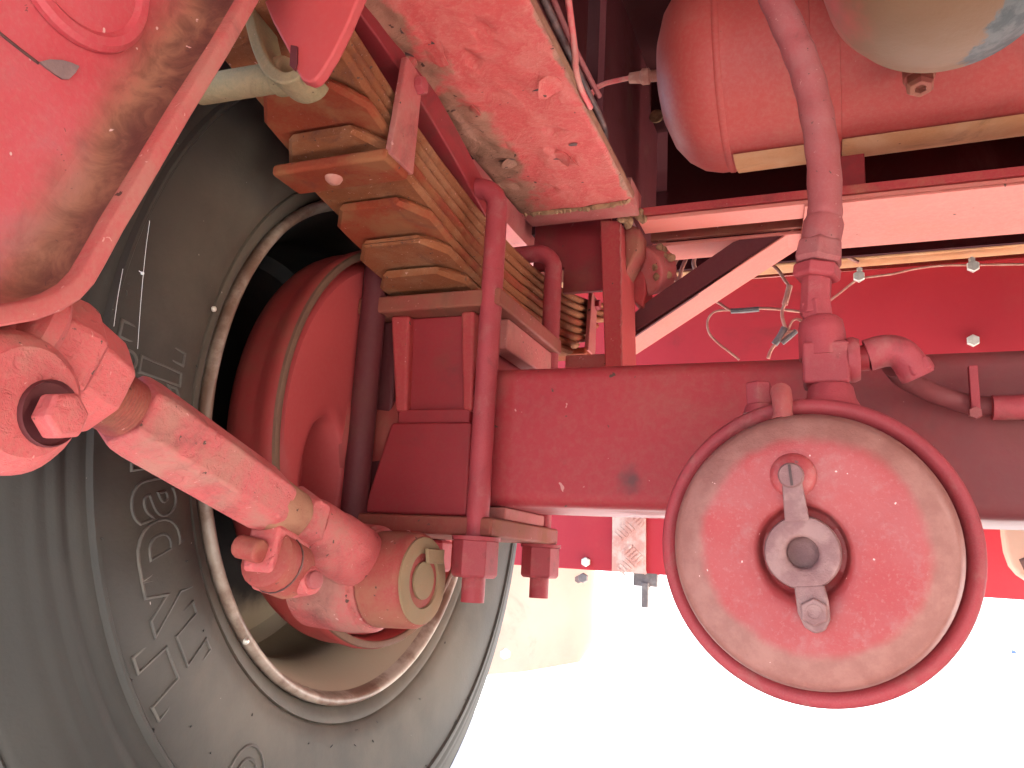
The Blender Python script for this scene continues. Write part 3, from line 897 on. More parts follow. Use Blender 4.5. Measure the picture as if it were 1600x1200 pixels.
# upper part of the hanger around the spring end
t = thing('spring_end_cap', 'flat pink pointed plate hanging over the near end of the leaf spring', 'end cap', (-.35, .44, .72))
cap = [(-0.4108, 0.4280, 0.8273), (-0.2933, 0.4280, 0.8076), (-0.3121, 0.4280, 0.7601), (-0.3186, 0.4280, 0.7413), (-0.3273, 0.4280, 0.7219), (-0.3351, 0.4280, 0.7088), (-0.3404, 0.4280, 0.7030), (-0.3459, 0.4280, 0.7024), (-0.3531, 0.4280, 0.7059), (-0.3595, 0.4280, 0.7156), (-0.3667, 0.4280, 0.7299), (-0.3756, 0.4280, 0.7437), (-0.3878, 0.4280, 0.7630), (-0.3979, 0.4280, 0.7822)]
obj('plate', B().prism(cap, (0, .010, 0)), 'clean', t, bevel=.0025)
sp_ = [(-0.4259, 0.4450, 0.8208), (-0.4175, 0.4450, 0.7900), (-0.4083, 0.4450, 0.7623), (-0.3974, 0.4450, 0.7384), (-0.3853, 0.4450, 0.7216), (-0.3721, 0.4450, 0.7125), (-0.3594, 0.4450, 0.7134), (-0.3544, 0.4450, 0.7202)]
obj('rebound_strap', B().band(catmull(sp_, 4), (0, 1, 0), .030, .010), 'pin', t, bevel=.002)
hp = [(-0.3648, 0.4275, 0.7357), (-0.3587, 0.4275, 0.7333), (-0.3568, 0.4275, 0.7190), (-0.3582, 0.4275, 0.7129), (-0.3635, 0.4275, 0.7182)]
obj('strap_slot', B().prism(hp, (0, -.0015, 0)), 'brace', t)
t = thing('hanger_pin', 'dusty brown round pin poking out behind the hanger bracket', 'pin', (-0.4200, 0.4487, 0.7292))
p0, p1 = Vector((-0.4742, 0.4520, 0.7337)), Vector((-0.3845, 0.4520, 0.7303))
obj('shaft', B().cyl(p0, p1, .0120, 28), 'pin', t, bevel=.001)
obj('pin_collar', B().cyl(p1 + (p0 - p1).normalized() * .012, p1, .0150, 28), 'pin', t, bevel=.002)

# ================================================================ CHASSIS RAIL
RX0, RX1, RZ, RYE = -.381, -.2235, .83, .950
t = thing('chassis_rail', 'broad red chassis rail with peeling paint and mud on its underside', 'chassis rail', ((RX0 + RX1) / 2, .5, RZ))
b = B()
nx, ny = 40, 170
ya = -.12
for j in range(ny + 1):
    y = ya + (RYE - .012 - ya) * j / ny
    for i in range(nx + 1):
        u = i / nx
        x = RX0 + (RX1 - RX0) * u
        z = RZ
        nz = mnoise.noise(Vector((x * 55, y * 40, 1.7)))
        n2_ = mnoise.fractal(Vector((x * 28, y * 22, 4.1)), 1.0, 2.0, 4)
        lump = max(0.0, n2_ + .35 * (1 - u) - .28) * .0035
        flake = .0025 if (mnoise.noise(Vector((x * 38, y * 30, 9.2))) > .47) else 0.0
        z -= lump
        z += flake
        z += nz * .0006
        if i in (0, nx):
            z = RZ + .002
        b.v.append(Vector((x, y, z)))
for j in range(ny):
    for i in range(nx):
        b.f.append((j * (nx + 1) + i, j * (nx + 1) + i + 1, (j + 1) * (nx + 1) + i + 1, (j + 1) * (nx + 1) + i))
obj('flange_underside', b, 'flange', t, ang=50)
obj('bottom_flange', B().box(RX0, RX1, -.12, RYE - .004, RZ + .0062, RZ + .016), 'tan', t, bevel=.003)
obj('web', B().box(-.310, -.298, -.12, RYE, RZ + .016, 1.28), 'brace', t)
obj('rear_web', B().box(-.310, -.300, RYE + .10, 1.45, .95, 1.30), 'brace', t)
obj('top_flange', B().box(RX0, RX1, -.12, RYE, 1.28, 1.30), 'brace', t)
# curled flakes of paint
fl = B()
rnd = random.Random(11)
spots = [((-0.2459, 0.6648, 0.8300), .016), ((-0.2763, 0.8061, 0.8300), .013), ((-0.3312, 0.5839, 0.8300), .017), ((-0.3405, 0.8026, 0.8300), .011), ((-0.3616, 0.5901, 0.8300), .011), ((-0.2692, 0.8159, 0.8300), .010), ((-0.3361, 0.6839, 0.8300), .008)]
for (p, s_) in spots:
    p = Vector(p)
    a0 = rnd.uniform(0, 6.3)
    ctr = p + Vector((0, 0, -.0035))
    k_ = 9
    rim_ = []
    for k in range(k_):
        a = 2 * math.pi * k / k_
        rr_ = s_ * rnd.uniform(.55, 1.0)
        lift = -.004 - .010 * max(0, math.cos(a - a0)) * s_ / .016
        rim_.append(p + Vector((rr_ * math.cos(a), rr_ * 1.1 * math.sin(a), lift + .0035)))
    o_ = len(fl.v)
    fl.v += [ctr] + rim_ + [q + Vector((0, 0, .0012)) for q in [ctr] + rim_]
    for k in range(k_):
        k2 = (k + 1) % k_
        fl.f.append((o_, o_ + 1 + k, o_ + 1 + k2))
        fl.f.append((o_ + k_ + 1, o_ + k_ + 2 + k2, o_ + k_ + 2 + k))
        fl.f.append((o_ + 1 + k, o_ + k_ + 2 + k, o_ + k_ + 2 + k2, o_ + 1 + k2))
fo = obj('paint_flakes', fl, 'flange', t, ang=60)
fo['kind'] = 'stuff'
hl = B()
for p, sx, sy in (((-0.2513, 0.6689, 0.8300), .014, .0035), ((-0.2810, 0.8063, 0.8300), .009, .0035), ((-0.3294, 0.5805, 0.8300), .006, .012), ((-0.3427, 0.7956, 0.8300), .010, .004), ((-0.2563, 0.7814, 0.8300), .006, .003), ((-0.3443, 0.5509, 0.8300), .005, .009), ((-0.3582, 0.5839, 0.8300), .005, .007)):
    p = Vector(p)
    k_ = 11
    hl.prism([p + Vector((sx * math.cos(2 * math.pi * k / k_) * rnd.uniform(.6, 1.1), sy * math.sin(2 * math.pi * k / k_) * rnd.uniform(.5, 1.2), -.0006 - .0022 * (p.y < .55))) for k in range(k_)], (0, 0, -.0004))
h_ = obj('rust_holes', hl, 'cable', t)
h_['kind'] = 'stuff'
# weld bead and rounded end lip
wb = B()
rnd = random.Random(5)
pts = []
for k in range(60):
    u = k / 59
    pts.append((RX0 + .006 + (RX1 - RX0 - .012) * u, RYE - .012 + .006 * math.sin(u * 3.1), RZ - .0005 + rnd.uniform(-.0012, .0012)))
wb.tube(pts, lambda q: .0040 + .0022 * mnoise.noise(Vector((q * 37, 0, 0))), 8, smooth=0)
obj('weld_bead', wb, 'mud', t, wobble=.0022)
lp = [(0, RYE - .010, RZ + .001), (0, RYE + .004, RZ - .0025), (0, RYE + .018, RZ - .0035), (0, RYE + .032, RZ - .0015), (0, RYE + .042, RZ + .005), (0, RYE + .047, RZ + .015), (0, RYE + .048, RZ + .034)]
b = B()
for x in (RX0 + .004, RX1 - .004):
    b.v += [Vector((x, p[1], p[2])) for p in lp] + [Vector((x, RYE - .010, RZ + .034))]
m_ = len(lp) + 1
b.f += [(k, k + 1, m_ + k + 1, m_ + k) for k in range(m_ - 1)] + [(m_ - 1, 0, m_, 2 * m_ - 1), tuple(range(m_ - 1, -1, -1)), tuple(range(m_, 2 * m_))]
obj('end_lip', b, 'pink', t, ang=50, wobble=.001)

# rear hanger below the rail end
t = thing('rear_hanger', 'dark red box hanger with an upright post under the end of the chassis rail', 'hanger', (-.30, 1.03, .83))
obj('back_plate', B().prism([(-.352, 1.05, .752), (-.283, 1.05, .752), (-.283, 1.05, .868), (-.400, 1.05, .868), (-.400, 1.05, .790), (-.352, 1.05, .790)], (0, .010, 0)), 'deep', t, bevel=.002)
obj('side_post', B().prism([(-0.2852, 1.0000, 0.8374), (-0.2561, 1.0000, 0.8332), (-0.2467, 1.0000, 0.6021), (-0.2700, 1.0000, 0.6027)], (0, .085, 0)), 'red', t, bevel=.0025)
po = [Vector((-0.2555, 0.9995, 0.8310)).lerp(Vector((-0.2484, 0.9995, 0.6218)), k / 33) + Vector((rnd.uniform(-.0007, .0007), 0, 0)) for k in range(34)]
obj('weld_seam', B().tube(po, lambda q: .0012 + .0007 * math.sin(q * 120), 6, smooth=0), 'pink', t)
obj('foot', B().box(-.36, -.286, 1.10, 1.17, .652, .672), 'pink', t, bevel=.002)
obj('corner_gusset', B().prism([(-0.2601, 1.0300, 0.8457), (-0.2351, 1.0300, 0.8334), (-0.2364, 1.0300, 0.8049), (-0.2553, 1.0300, 0.7641)], (0, .05, 0)), 'dusty', t, bevel=.004, wobble=.001)
obj('bush_housing', B().cyl((-0.2446, 1.0900, 0.7899), (-0.2273, 1.1200, 0.8045), .036, 28), 'pink', t, bevel=.004)
obj('lower_link', B().prism([(-0.2613, 1.0900, 0.8163), (-0.2441, 1.0900, 0.8147), (-0.2374, 1.0900, 0.7599), (-0.2426, 1.0900, 0.7360), (-0.2578, 1.0900, 0.7467)], (0, .05, 0)), 'red', t, bevel=.003)
mb = B()
rnd = random.Random(8)
for k in range(34):
    lo_, hi_ = (Vector((-0.2551, 1.0000, 0.8274)), Vector((-0.2255, 1.0000, 0.8542))) if k < 18 else (Vector((-0.2385, 1.0850, 0.7729)), Vector((-0.2003, 1.0850, 0.8234)))
    p = Vector((rnd.uniform(lo_.x, hi_.x), lo_.y, rnd.uniform(lo_.z, hi_.z)))
    mb.lathe([(-.006, .001), (-.004, .005), (0, .007), (.004, .004), (.006, .001)], p + Vector((0, rnd.uniform(-.01, .01), 0)), Vector((rnd.uniform(-1, 1), rnd.uniform(-1, 1), rnd.uniform(-1, 1))), 7)
mo = obj('mud_clods', mb, 'mud', t, wobble=.003)
mo['kind'] = 'stuff'

# ================================================================ CROSSMEMBER AND BRACE
t = thing('crossmember', 'wide pink lit crossmember running right below the air tank', 'crossmember', (.4, 1.08, .83))
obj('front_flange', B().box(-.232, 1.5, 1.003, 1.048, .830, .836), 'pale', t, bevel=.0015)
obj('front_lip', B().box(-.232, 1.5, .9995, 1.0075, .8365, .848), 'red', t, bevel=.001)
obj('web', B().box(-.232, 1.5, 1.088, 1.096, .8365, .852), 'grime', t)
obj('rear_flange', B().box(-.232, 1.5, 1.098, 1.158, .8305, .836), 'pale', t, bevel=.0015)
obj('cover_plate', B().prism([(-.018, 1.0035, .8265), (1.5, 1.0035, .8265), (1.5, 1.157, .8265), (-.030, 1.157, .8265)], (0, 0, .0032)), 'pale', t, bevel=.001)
obj('upright', B().box(.0, .055, 1.03, 1.09, .8485, .93), 'deep', t, bevel=.002)
obj('upright', B().box(.335, .40, 1.03, 1.09, .8485, .99), 'deep', t, bevel=.002)

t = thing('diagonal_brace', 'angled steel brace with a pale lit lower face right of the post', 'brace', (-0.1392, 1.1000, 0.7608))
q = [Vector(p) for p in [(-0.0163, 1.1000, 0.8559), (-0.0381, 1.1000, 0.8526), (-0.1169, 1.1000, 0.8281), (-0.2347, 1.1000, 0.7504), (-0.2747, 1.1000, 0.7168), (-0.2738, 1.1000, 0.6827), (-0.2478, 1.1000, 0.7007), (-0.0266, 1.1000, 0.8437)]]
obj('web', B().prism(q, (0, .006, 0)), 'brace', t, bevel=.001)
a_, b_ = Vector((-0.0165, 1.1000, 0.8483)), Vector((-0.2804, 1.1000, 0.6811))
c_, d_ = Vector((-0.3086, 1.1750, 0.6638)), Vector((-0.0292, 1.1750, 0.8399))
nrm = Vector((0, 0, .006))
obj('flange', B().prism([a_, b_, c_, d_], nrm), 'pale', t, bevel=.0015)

# ================================================================ AIR TANK
TA = Vector((0, 1.0, 1.034))
TR = .131
ex = -.205
t = thing('air_tank', 'red cylindrical air tank with domed end at the upper right', 'air tank', (.2, 1.0, 1.034))
dome = [(ex - .0, .0), (ex + .002, .030), (ex + .008, .062), (ex + .020, .092), (ex + .036, .112), (ex + .056, .1255), (ex + .078, TR), (ex + .092, TR)]
axd = Vector((1, 0, .012))
obj('end_dome', B().lathe(dome, TA, axd, 80, caps=False), 'tank', t)
obj('weld_ring', B().lathe([(ex + .088, TR), (ex + .090, TR + .0015), (ex + .095, TR + .0015), (ex + .097, TR)], TA, axd, 80, caps=False), 'tank', t)
obj('shell', B().lathe([(ex + .094, TR), (1.1, TR)], TA, axd, 80, caps=False), 'tank', t)
obj('strap', B().lathe([(-.006, TR), (-.006, TR + .0025), (.026, TR + .0025), (.026, TR)], TA, axd, 80, caps=False), 'tank', t, bevel=.0008)
# ochre strip added along the belly, its colour standing for the lit underside
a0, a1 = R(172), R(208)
obj('lit_belly_strip', B().lathe([(ex + .10, TR + .0012), (ex + .10, TR + .0032), (-.0065, TR + .0032), (-.0065, TR + .0012)], TA, axd, 8, a0, a1, caps=False), 'ochre', t)
obj('lit_belly_strip', B().lathe([(.0265, TR + .0012), (.0265, TR + .0032), (1.0, TR + .0032), (1.0, TR + .0012)], TA, axd, 8, a0, a1, caps=False), 'ochre', t)
dv = Vector((0.1035, 0.8850, 0.9366))
dd = Vector((.03, -.25, -1)).normalized()
vl = obj('drain_valve', B().lathe([(-.05, .0150), (.012, .0155), (.030, .0165), (.034, .0150)], dv, dd, 20), 'dusty', t, bevel=.001)
obj('valve_nut', B().lathe([(.0335, .0150), (.044, .0150), (.048, .0120), (.048, .006), (.042, .005), (.042, 0)], dv, dd, 6), 'dusty', vl, bevel=.001, ang=25)

# dusty round canister, top right corner
t = thing('round_canister', 'dusty brown round bottomed canister with a bare grey patch in the top right corner', 'canister', (0.1091, 0.7000, 0.9152))
cc = Vector((0.1091, 0.7000, 0.9152))
obj('shell', B().lathe([(.16, .106), (.03, .106), (.0, .104), (-.030, .097), (-.055, .082), (-.073, .058), (-.082, .028), (-.084, 0)], cc, (.06, .30, 1), 64), 'canister', t)

# ================================================================ PIPES AND CABLES NEAR THE RAIL
t = thing('air_pipe', 'thin pink air pipe bending from the rail to the tank end', 'pipe', (-0.2981, 1.0000, 1.0307))
obj('pipe', B().tube([(-0.2836, 1.0000, 0.9623), (-0.2931, 1.0000, 0.9941), (-0.3036, 1.0000, 1.0235), (-0.3003, 1.0000, 1.0404), (-0.2843, 1.0000, 1.0479), (-0.2627, 1.0000, 1.0500), (-0.2422, 1.0000, 1.0503), (-0.2219, 1.0000, 1.0475)], .0036, 10), 'wirepink', t)
fx = obj('pipe_fitting', B().lathe([(0, .0075), (.016, .0085), (.018, .011), (.028, .011), (.03, .008), (.05, .008)], (-0.2477, 1.0000, 1.0503), Vector((-0.1965, 1.0000, 1.0457)) - Vector((-0.2477, 1.0000, 1.0503)), 10), 'wire', t, wobble=.0008)
for nm, lab, pts, r, mt in (
    ('brake_cable', 'dark brake pipe lying along the right edge of the chassis rail', [(-0.2320, 0.5776, 0.8768), (-0.2320, 0.6369, 0.8733), (-0.2320, 0.7170, 0.8707), (-0.2320, 0.8078, 0.8690), (-0.2320, 0.8266, 0.8565)], .0042, 'cable'),
    ('brake_cable', 'bright pink pipe curving down beside the chassis rail', [(-0.2220, 0.6321, 0.9169), (-0.2220, 0.6524, 0.8894), (-0.2220, 0.6685, 0.8648), (-0.2220, 0.6753, 0.8464), (-0.2220, 0.6943, 0.8383), (-0.2220, 0.7276, 0.8378)], .0034, 'wirepink'),
    ('brake_cable', 'dull mauve pipe between the dark pipe and the chassis rail', [(-0.2360, 0.6135, 0.9059), (-0.2360, 0.6533, 0.9018), (-0.2360, 0.6922, 0.8986), (-0.2360, 0.7514, 0.8997), (-0.2360, 0.8074, 0.9024)], .0034, 'hose')):
    t = thing(nm, lab, 'pipe', pts[2], 'pipes beside the chassis rail')
    obj('pipe', B().tube(pts, r, 10), mt, t)

# ================================================================ REAR PANEL
t = thing('cross_panel', 'bright red sheet metal panel beyond the axle', 'panel', (.2, 2.0, .36))
obj('sheet', B().prism([(-1.05, 2.0, .362), (1.4, 2.0, .336), (1.4, 2.0, 1.112), (-1.05, 2.0, 1.092)], (0, .012, 0)), 'panel', t, bevel=.002)
obj('top_lip', B().prism([(-1.05, 1.992, 1.096), (1.4, 1.992, 1.115), (1.4, 1.992, 1.124), (-1.05, 1.992, 1.105)], (0, -.05, .002)), 'ochre', t, bevel=.004)
obj('upper_sheet', B().box(-.75, 1.4, 2.03, 2.04, 1.112, 1.30), 'grime', t)
for p, rr in (((0.1958, 2.0280, 1.1351), .014), ((0.0803, 1.9450, 1.0640), .014), ((0.3155, 1.9450, 1.0691), .014), ((0.3128, 1.9950, 0.9101), .014), ((0.1900, 2.0280, 1.1587), .007), ((0.0822, 1.9450, 1.0798), .007), ((0.3139, 1.9450, 1.0845), .007)):
    hb_ = obj('panel_bolt', hexp((0, 0, 0), (0, -1, 0), rr, .010), 'zinc', t, loc=(0, 0, 0))
    hb_.location = Vector(p) - t.location
p = Vector((-0.5754, 1.9980, 0.3764))
hb_ = obj('panel_bolt', hexp((0, 0, 0), (0, -1, 0), .012, .010), 'zinc', t, loc=(0, 0, 0))
hb_.location = p - t.location
hb_ = obj('panel_bolt', hexp((0, 0, 0), (0, -1, 0), .012, .010), 'grey', t, loc=(0, 0, 0))
hb_.location = Vector((-0.5493, 1.8900, 0.3385)) - t.location
# tread plate strip with raised bars
tp = obj('tread_strip', B().prism([(-0.5104, 1.9920, 0.5349), (-0.4255, 1.9920, 0.5369), (-0.4221, 1.9920, 0.3551), (-0.5070, 1.9920, 0.3565)], (0, .004, 0)), 'alu', t)
rnd = random.Random(2)
o0 = Vector((-0.5089, 1.9915, 0.4836))
bars = B()
du = (Vector((-0.4244, 1.9915, 0.4864)) - o0) / 52
dv_ = (Vector((-0.5053, 1.9915, 0.3581)) - o0) / 80
for gi, (gx, gy, dx, dy) in enumerate(((2, 6, 1, 1), (26, -14, 1, -1), (18, 44, 1, -1), (2, 64, 1, 1), (30, 74, 1, 1))):
    for k in range(5):
        bx = gx + (k * 4.6 if dy > 0 else k * 4.2)
        by = gy + (k * -4.0 if dy > 0 else k * 4.2) + (14 if dy > 0 else 8)
        p0 = o0 + du * bx + dv_ * by
        p1 = o0 + du * min(51, bx + 13 * dx) + dv_ * (by + 12 * dy)
        if 0 <= bx <= 49 and -10 < by < 76:
            bars.band([p0, p1], (0, 1, 0), .003, .006)
obj('tread_bars', bars, 'alu', tp)['kind'] = 'stuff'
obj('hinge', B().box(-.455, -.395, 2.0, 2.03, .325, .36).box(-.432, -.415, 1.99, 2.02, .275, .335), 'grey', t, bevel=.003)

t = thing('mud_flap', 'pale peach mud flap hanging behind the tyre', 'mud flap', (-.65, 1.9, .36))
obj('flap', B().prism([(-0.8706, 2.1200, 0.5018), (-0.5883, 2.1200, 0.5101), (-0.5791, 2.1200, 0.1758), (-0.6204, 2.1200, 0.1194), (-0.7702, 2.1200, 0.0810), (-0.9949, 2.1200, 0.0423), (-1.0517, 2.1200, 0.4964)], (0, .008, 0)), 'flap', t, bevel=.002)
obj('flap_bolt', hexp((-0.8280, 2.1200, 0.1215), (0, -1, 0), .014, .012), 'zinc', t)
obj('flap_bolt', hexp((-0.6284, 2.1200, 0.3307), (0, -1, 0), .011, .010), 'grey', t)

t = thing('rear_mudguard', 'cream curved mudguard edge at the far right under the axle', 'mudguard', (0.3633, 1.8500, 0.4560))
q = [(0.3215, 1.8500, 0.5419), (0.3212, 1.8500, 0.4728), (0.3233, 1.8500, 0.4394), (0.3302, 1.8500, 0.4127), (0.3419, 1.8500, 0.3963), (0.3601, 1.8500, 0.3829), (0.3890, 1.8500, 0.3751), (0.4511, 1.8500, 0.3789), (0.4651, 1.8500, 0.5453)]
obj('guard', B().prism(q, (0, .05, 0)), 'flap', t, bevel=.006)
obj('dark_badge', B().prism([(0.3417, 1.8490, 0.4255), (0.3528, 1.8490, 0.4310), (0.3619, 1.8490, 0.4096), (0.3487, 1.8490, 0.4040)], (0, -.003, 0)), 'cable', t)

# ================================================================ LOOSE WIRES
def wire(lab, pts, r, m='wire'):
    t = thing('loose_wire', lab, 'wire', pts[0], 'loose wires against the red panel')
    obj('strand', B().tube(pts, r, 8), m, t)
    return t
t1 = wire('thin pink wire looping down left of the hose fittings', [(-0.1425, 1.5000, 0.8550), (-0.1898, 1.5000, 0.8568), (-0.2066, 1.5000, 0.8399), (-0.2042, 1.5000, 0.8142), (-0.1875, 1.5000, 0.7931), (-0.1664, 1.5000, 0.7746), (-0.1490, 1.5000, 0.7589)], .0022)
t2 = wire('straight taped wire pointing right from the diagonal brace', [(-0.1975, 1.4500, 0.8664), (-0.1789, 1.4500, 0.8552), (-0.1537, 1.4500, 0.8386), (-0.1152, 1.4500, 0.8410), (-0.0765, 1.4500, 0.8372), (-0.0386, 1.4500, 0.8300)], .0026)
obj('tape', B().tube([(-0.1582, 1.4500, 0.8389), (-0.1332, 1.4500, 0.8385), (-0.1085, 1.4500, 0.8393)], .0050, 8), 'grey', t2)
t3 = wire('frayed wire hanging from the crossmember with a knotted end', [(-0.0994, 1.4000, 0.9157), (-0.0758, 1.4000, 0.8980), (-0.0623, 1.4000, 0.8755), (-0.0532, 1.4000, 0.8559), (-0.0599, 1.4000, 0.8353), (-0.0666, 1.4000, 0.8148), (-0.0638, 1.4000, 0.7938), (-0.0567, 1.4000, 0.7807), (-0.0422, 1.4000, 0.7788)], .0030)
obj('tape', B().tube([(-0.0530, 1.4000, 0.8629), (-0.0576, 1.4000, 0.8445), (-0.0621, 1.4000, 0.8285)], .0052, 8), 'wire', t3)
obj('frayed_end', B().tube([(-0.0567, 1.4000, 0.7830), (-0.0501, 1.4000, 0.7976), (-0.0417, 1.4000, 0.8005), (-0.0316, 1.4000, 0.7919)], .0022, 6).tube([(-0.0438, 1.4000, 0.8018), (-0.0356, 1.4000, 0.7990), (-0.0337, 1.4000, 0.7897)], .0018, 6), 'wire', t3)
t4 = wire('forked wire end with black tape just above the axle', [(-0.0897, 1.3800, 0.7280), (-0.0833, 1.3800, 0.7446), (-0.0706, 1.3800, 0.7587), (-0.0560, 1.3800, 0.7714), (-0.0436, 1.3800, 0.7742)], .0030)
obj('tape', B().tube([(-0.0790, 1.3800, 0.7523), (-0.0684, 1.3800, 0.7676), (-0.0620, 1.3800, 0.7808)], .0060, 8), 'grey', t4)
obj('stub', B().tube([(-0.0666, 1.3800, 0.7540), (-0.0540, 1.3800, 0.7646), (-0.0436, 1.3800, 0.7742)], .0045, 8), 'grey', t4)
wire('thin cord sagging between the bolts along the panel top', [(0.0086, 1.9500, 1.0074), (0.0374, 1.9500, 1.0293), (0.0775, 1.9500, 1.0597), (0.1121, 1.9500, 1.0648), (0.1530, 1.9500, 1.0677), (0.2002, 1.9500, 1.0763), (0.2528, 1.9500, 1.0795), (0.3166, 1.9500, 1.0755), (0.4152, 1.9500, 1.0683)], .0028)
wire('short stub of pink wire near the crossmember', [(0.0424, 1.6000, 0.9890), (0.0537, 1.6000, 0.9800), (0.0671, 1.6000, 0.9708)], .0035)
t = thing('wire_bundle', 'small tangle of pink wires behind the mud caked hanger', 'wires', (-0.2199, 1.2500, 0.8522))
for pts in ([(-0.2201, 1.2500, 0.8746), (-0.2283, 1.2500, 0.8529), (-0.2217, 1.2500, 0.8246), (-0.2319, 1.2500, 0.8033)], [(-0.2044, 1.2500, 0.8754), (-0.2136, 1.2500, 0.8539), (-0.2196, 1.2500, 0.8300), (-0.2299, 1.2500, 0.8086)], [(-0.1930, 1.2500, 0.8721), (-0.1950, 1.2500, 0.8589), (-0.1908, 1.2500, 0.8442)], [(-0.2264, 1.2500, 0.8775), (-0.2304, 1.2500, 0.8576), (-0.2386, 1.2500, 0.8359)]):
    obj('strand', B().tube(pts, .0035, 8), 'wire', t)

# ================================================================ AIR HOSE AND FITTINGS
t = thing('air_hose', 'dusty mauve air hose hanging down to the brake chamber fitting', 'hose', (0.0022, 0.6200, 0.6198))
hy = .62
obj('hose', B().tube([(-0.0377, 0.6200, 0.8686), (-0.0298, 0.6200, 0.8417), (-0.0164, 0.6200, 0.8010), (-0.0063, 0.6200, 0.7647), (0.0004, 0.6200, 0.7234), (0.0036, 0.6200, 0.6840), (0.0034, 0.6200, 0.6461), (0.0027, 0.6200, 0.6345)], lambda q: .0128 + .0004 * math.sin(q * 60), 24), 'hose', t)
f0 = Vector((0.0028, 0.6200, 0.6398)); f1 = Vector((-0.0005, 0.6200, 0.6201)); f2 = Vector((-0.0039, 0.6200, 0.5953)); f3 = Vector((-0.0047, 0.6200, 0.5830)); f4 = Vector((-0.0062, 0.6200, 0.5587)); f5 = Vector((-0.0051, 0.6200, 0.5476))
obj('ferrule', B().lathe([(0, .0135), (.004, .0150), (.020, .0145), (.024, .0150)], f0, f1 - f0, 24), 'hose', t)
obj('hex_nut', B().lathe([(0, .0145), (.003, .0175), (.016, .0190), (.020, .0170)], f1 + (f0 - f1) * .1, f2 - f1, 6, ref=(.9, .5, 0)), 'hose', t, bevel=.0012, ang=25)
obj('hex_nut', B().lathe([(.0205, .0165), (.0225, .0180), (.030, .0180), (.032, .0150)], f1 + (f0 - f1) * .1, f2 - f1, 6, ref=(.7, -.7, 0)), 'bolt', t, bevel=.0012, ang=25)
obj('nipple', B().lathe([(0, .0115), (.020, .0112), (.034, .0118), (.0345, .0095), (.038, .0095)], f2 + (f1 - f2) * .05, f4 - f2, 8, ref=(1, .3, 0)), 'bolt', t, bevel=.001, ang=25)
obj('lower_nut', B().lathe([(0, .0100), (.001, .0120), (.013, .0120), (.0145, .0100), (.0165, .0095), (.024, .0095)], f4 + (f2 - f4) * .40, f5 - f4, 6, ref=(.9, .5, 0)), 'bolt', t, bevel=.001, ang=25)

t = thing('tee_fitting', 'red pipe tee with side elbow standing on top of the brake chamber', 'tee fitting', (0.0024, 0.6200, 0.5283))
te = Vector((0.0019, 0.6200, 0.5284))
obj('body', B().box(te.x - .0175, te.x + .0150, .604, .636, te.z - .022, te.z + .010), 'bolt', t, bevel=.003)
obj('neck', B().lathe([(-.010, .0175), (.010, .0165), (.018, .0155), (.021, .0125)], te + Vector((-.003, 0, .010)), (-.05, 0, 1), 28), 'bolt', t)
obj('side_collar', B().lathe([(0, .0165), (.004, .0170), (.008, .0150)], te + Vector((.014, 0, -.002)), (1, 0, 0.02), 28), 'bolt', t)
obj('side_neck', B().lathe([(0, .0095), (.006, .0095)], te + Vector((.022, 0, -.001)), (1, 0, 0.02), 20), 'deep', t)
e0 = te + Vector((.027, 0, .001))
el = obj('elbow', B().tube([e0, e0 + Vector((.012, 0, .003)), e0 + Vector((.022, .001, .001)), e0 + Vector((.029, .003, -.008)), e0 + Vector((.033, .005, -.016))], .0118, 14), 'bolt', t)
obj('elbow_nut', B().lathe([(0, .0125), (.002, .0135), (.009, .0135), (.011, .011)], e0 + Vector((.029, .004, -.006)), (.45, .1, -.9), 6), 'bolt', el, bevel=.001, ang=25)
obj('outlet', B().lathe([(0, .013), (.018, .0125)], te + Vector((.0, 0, -.0395)), (0, 0, 1), 20), 'deep', t)

t = thing('brake_hose', 'dusky red hose running along the axle face to the right', 'hose', (0.0944, 0.7400, 0.5223))
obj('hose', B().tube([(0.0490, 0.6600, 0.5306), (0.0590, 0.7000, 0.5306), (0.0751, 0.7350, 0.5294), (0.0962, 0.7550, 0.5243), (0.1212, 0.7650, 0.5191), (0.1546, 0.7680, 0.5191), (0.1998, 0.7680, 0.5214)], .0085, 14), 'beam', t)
cl_ = Vector((0.1163, 0.7620, 0.5309))
obj('hose_clip', B().box(cl_.x - .0035, cl_.x + .0035, .748, .756, cl_.z - .018, cl_.z + .020), 'bolt', t, bevel=.001)
obj('clip_screw', hexp(Vector((0.1149, 0.7480, 0.5093)), (0, -1, 0), .0055, .005), 'hose', t)
obj('hose_sleeve', B().tube([(0.1294, 0.7580, 0.5159), (0.1433, 0.7580, 0.5157), (0.1616, 0.7580, 0.5169), (0.1970, 0.7580, 0.5173)], .0105, 14, smooth=2), 'bolt', t)

# ================================================================ BRAKE CHAMBER
CC = Vector((-.0112, .60, .3885))
cax = (Vector((-.0133, .548, .3862)) - CC).normalized()           # points at the camera side
t = thing('brake_chamber', 'round dusty red brake chamber with a ring tool in its centre', 'brake chamber', tuple(CC))
def lat(name, prof, mat, parent=None, seg=96, bevel=0, ang=38, c=CC, a=cax, ref=None, caps=False):
    return obj(name, B().lathe(prof, c, a, seg, caps=caps, ref=ref), mat, parent or t, bevel=bevel, ang=ang)
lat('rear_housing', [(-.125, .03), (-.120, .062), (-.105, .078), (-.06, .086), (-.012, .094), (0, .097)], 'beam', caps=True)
lat('clamp_ring', [(-.016, .096), (-.016, .1015), (-.010, .1035), (.000, .1040), (.006, .1035), (.0105, .1010), (.0110, .0965), (.008, .0930), (.002, .0915)], 'bolt', ang=60)
RC = (-.0035, -.0020)
uz = Vector((-.105, 0, 1)).normalized()
uz = (uz - cax * uz.dot(cax)).normalized()
ux = uz.cross(cax).normalized()
if ux.x < 0:
    ux = -ux
def cp(u, v, d):
    return CC + ux * u + uz * v + cax * d
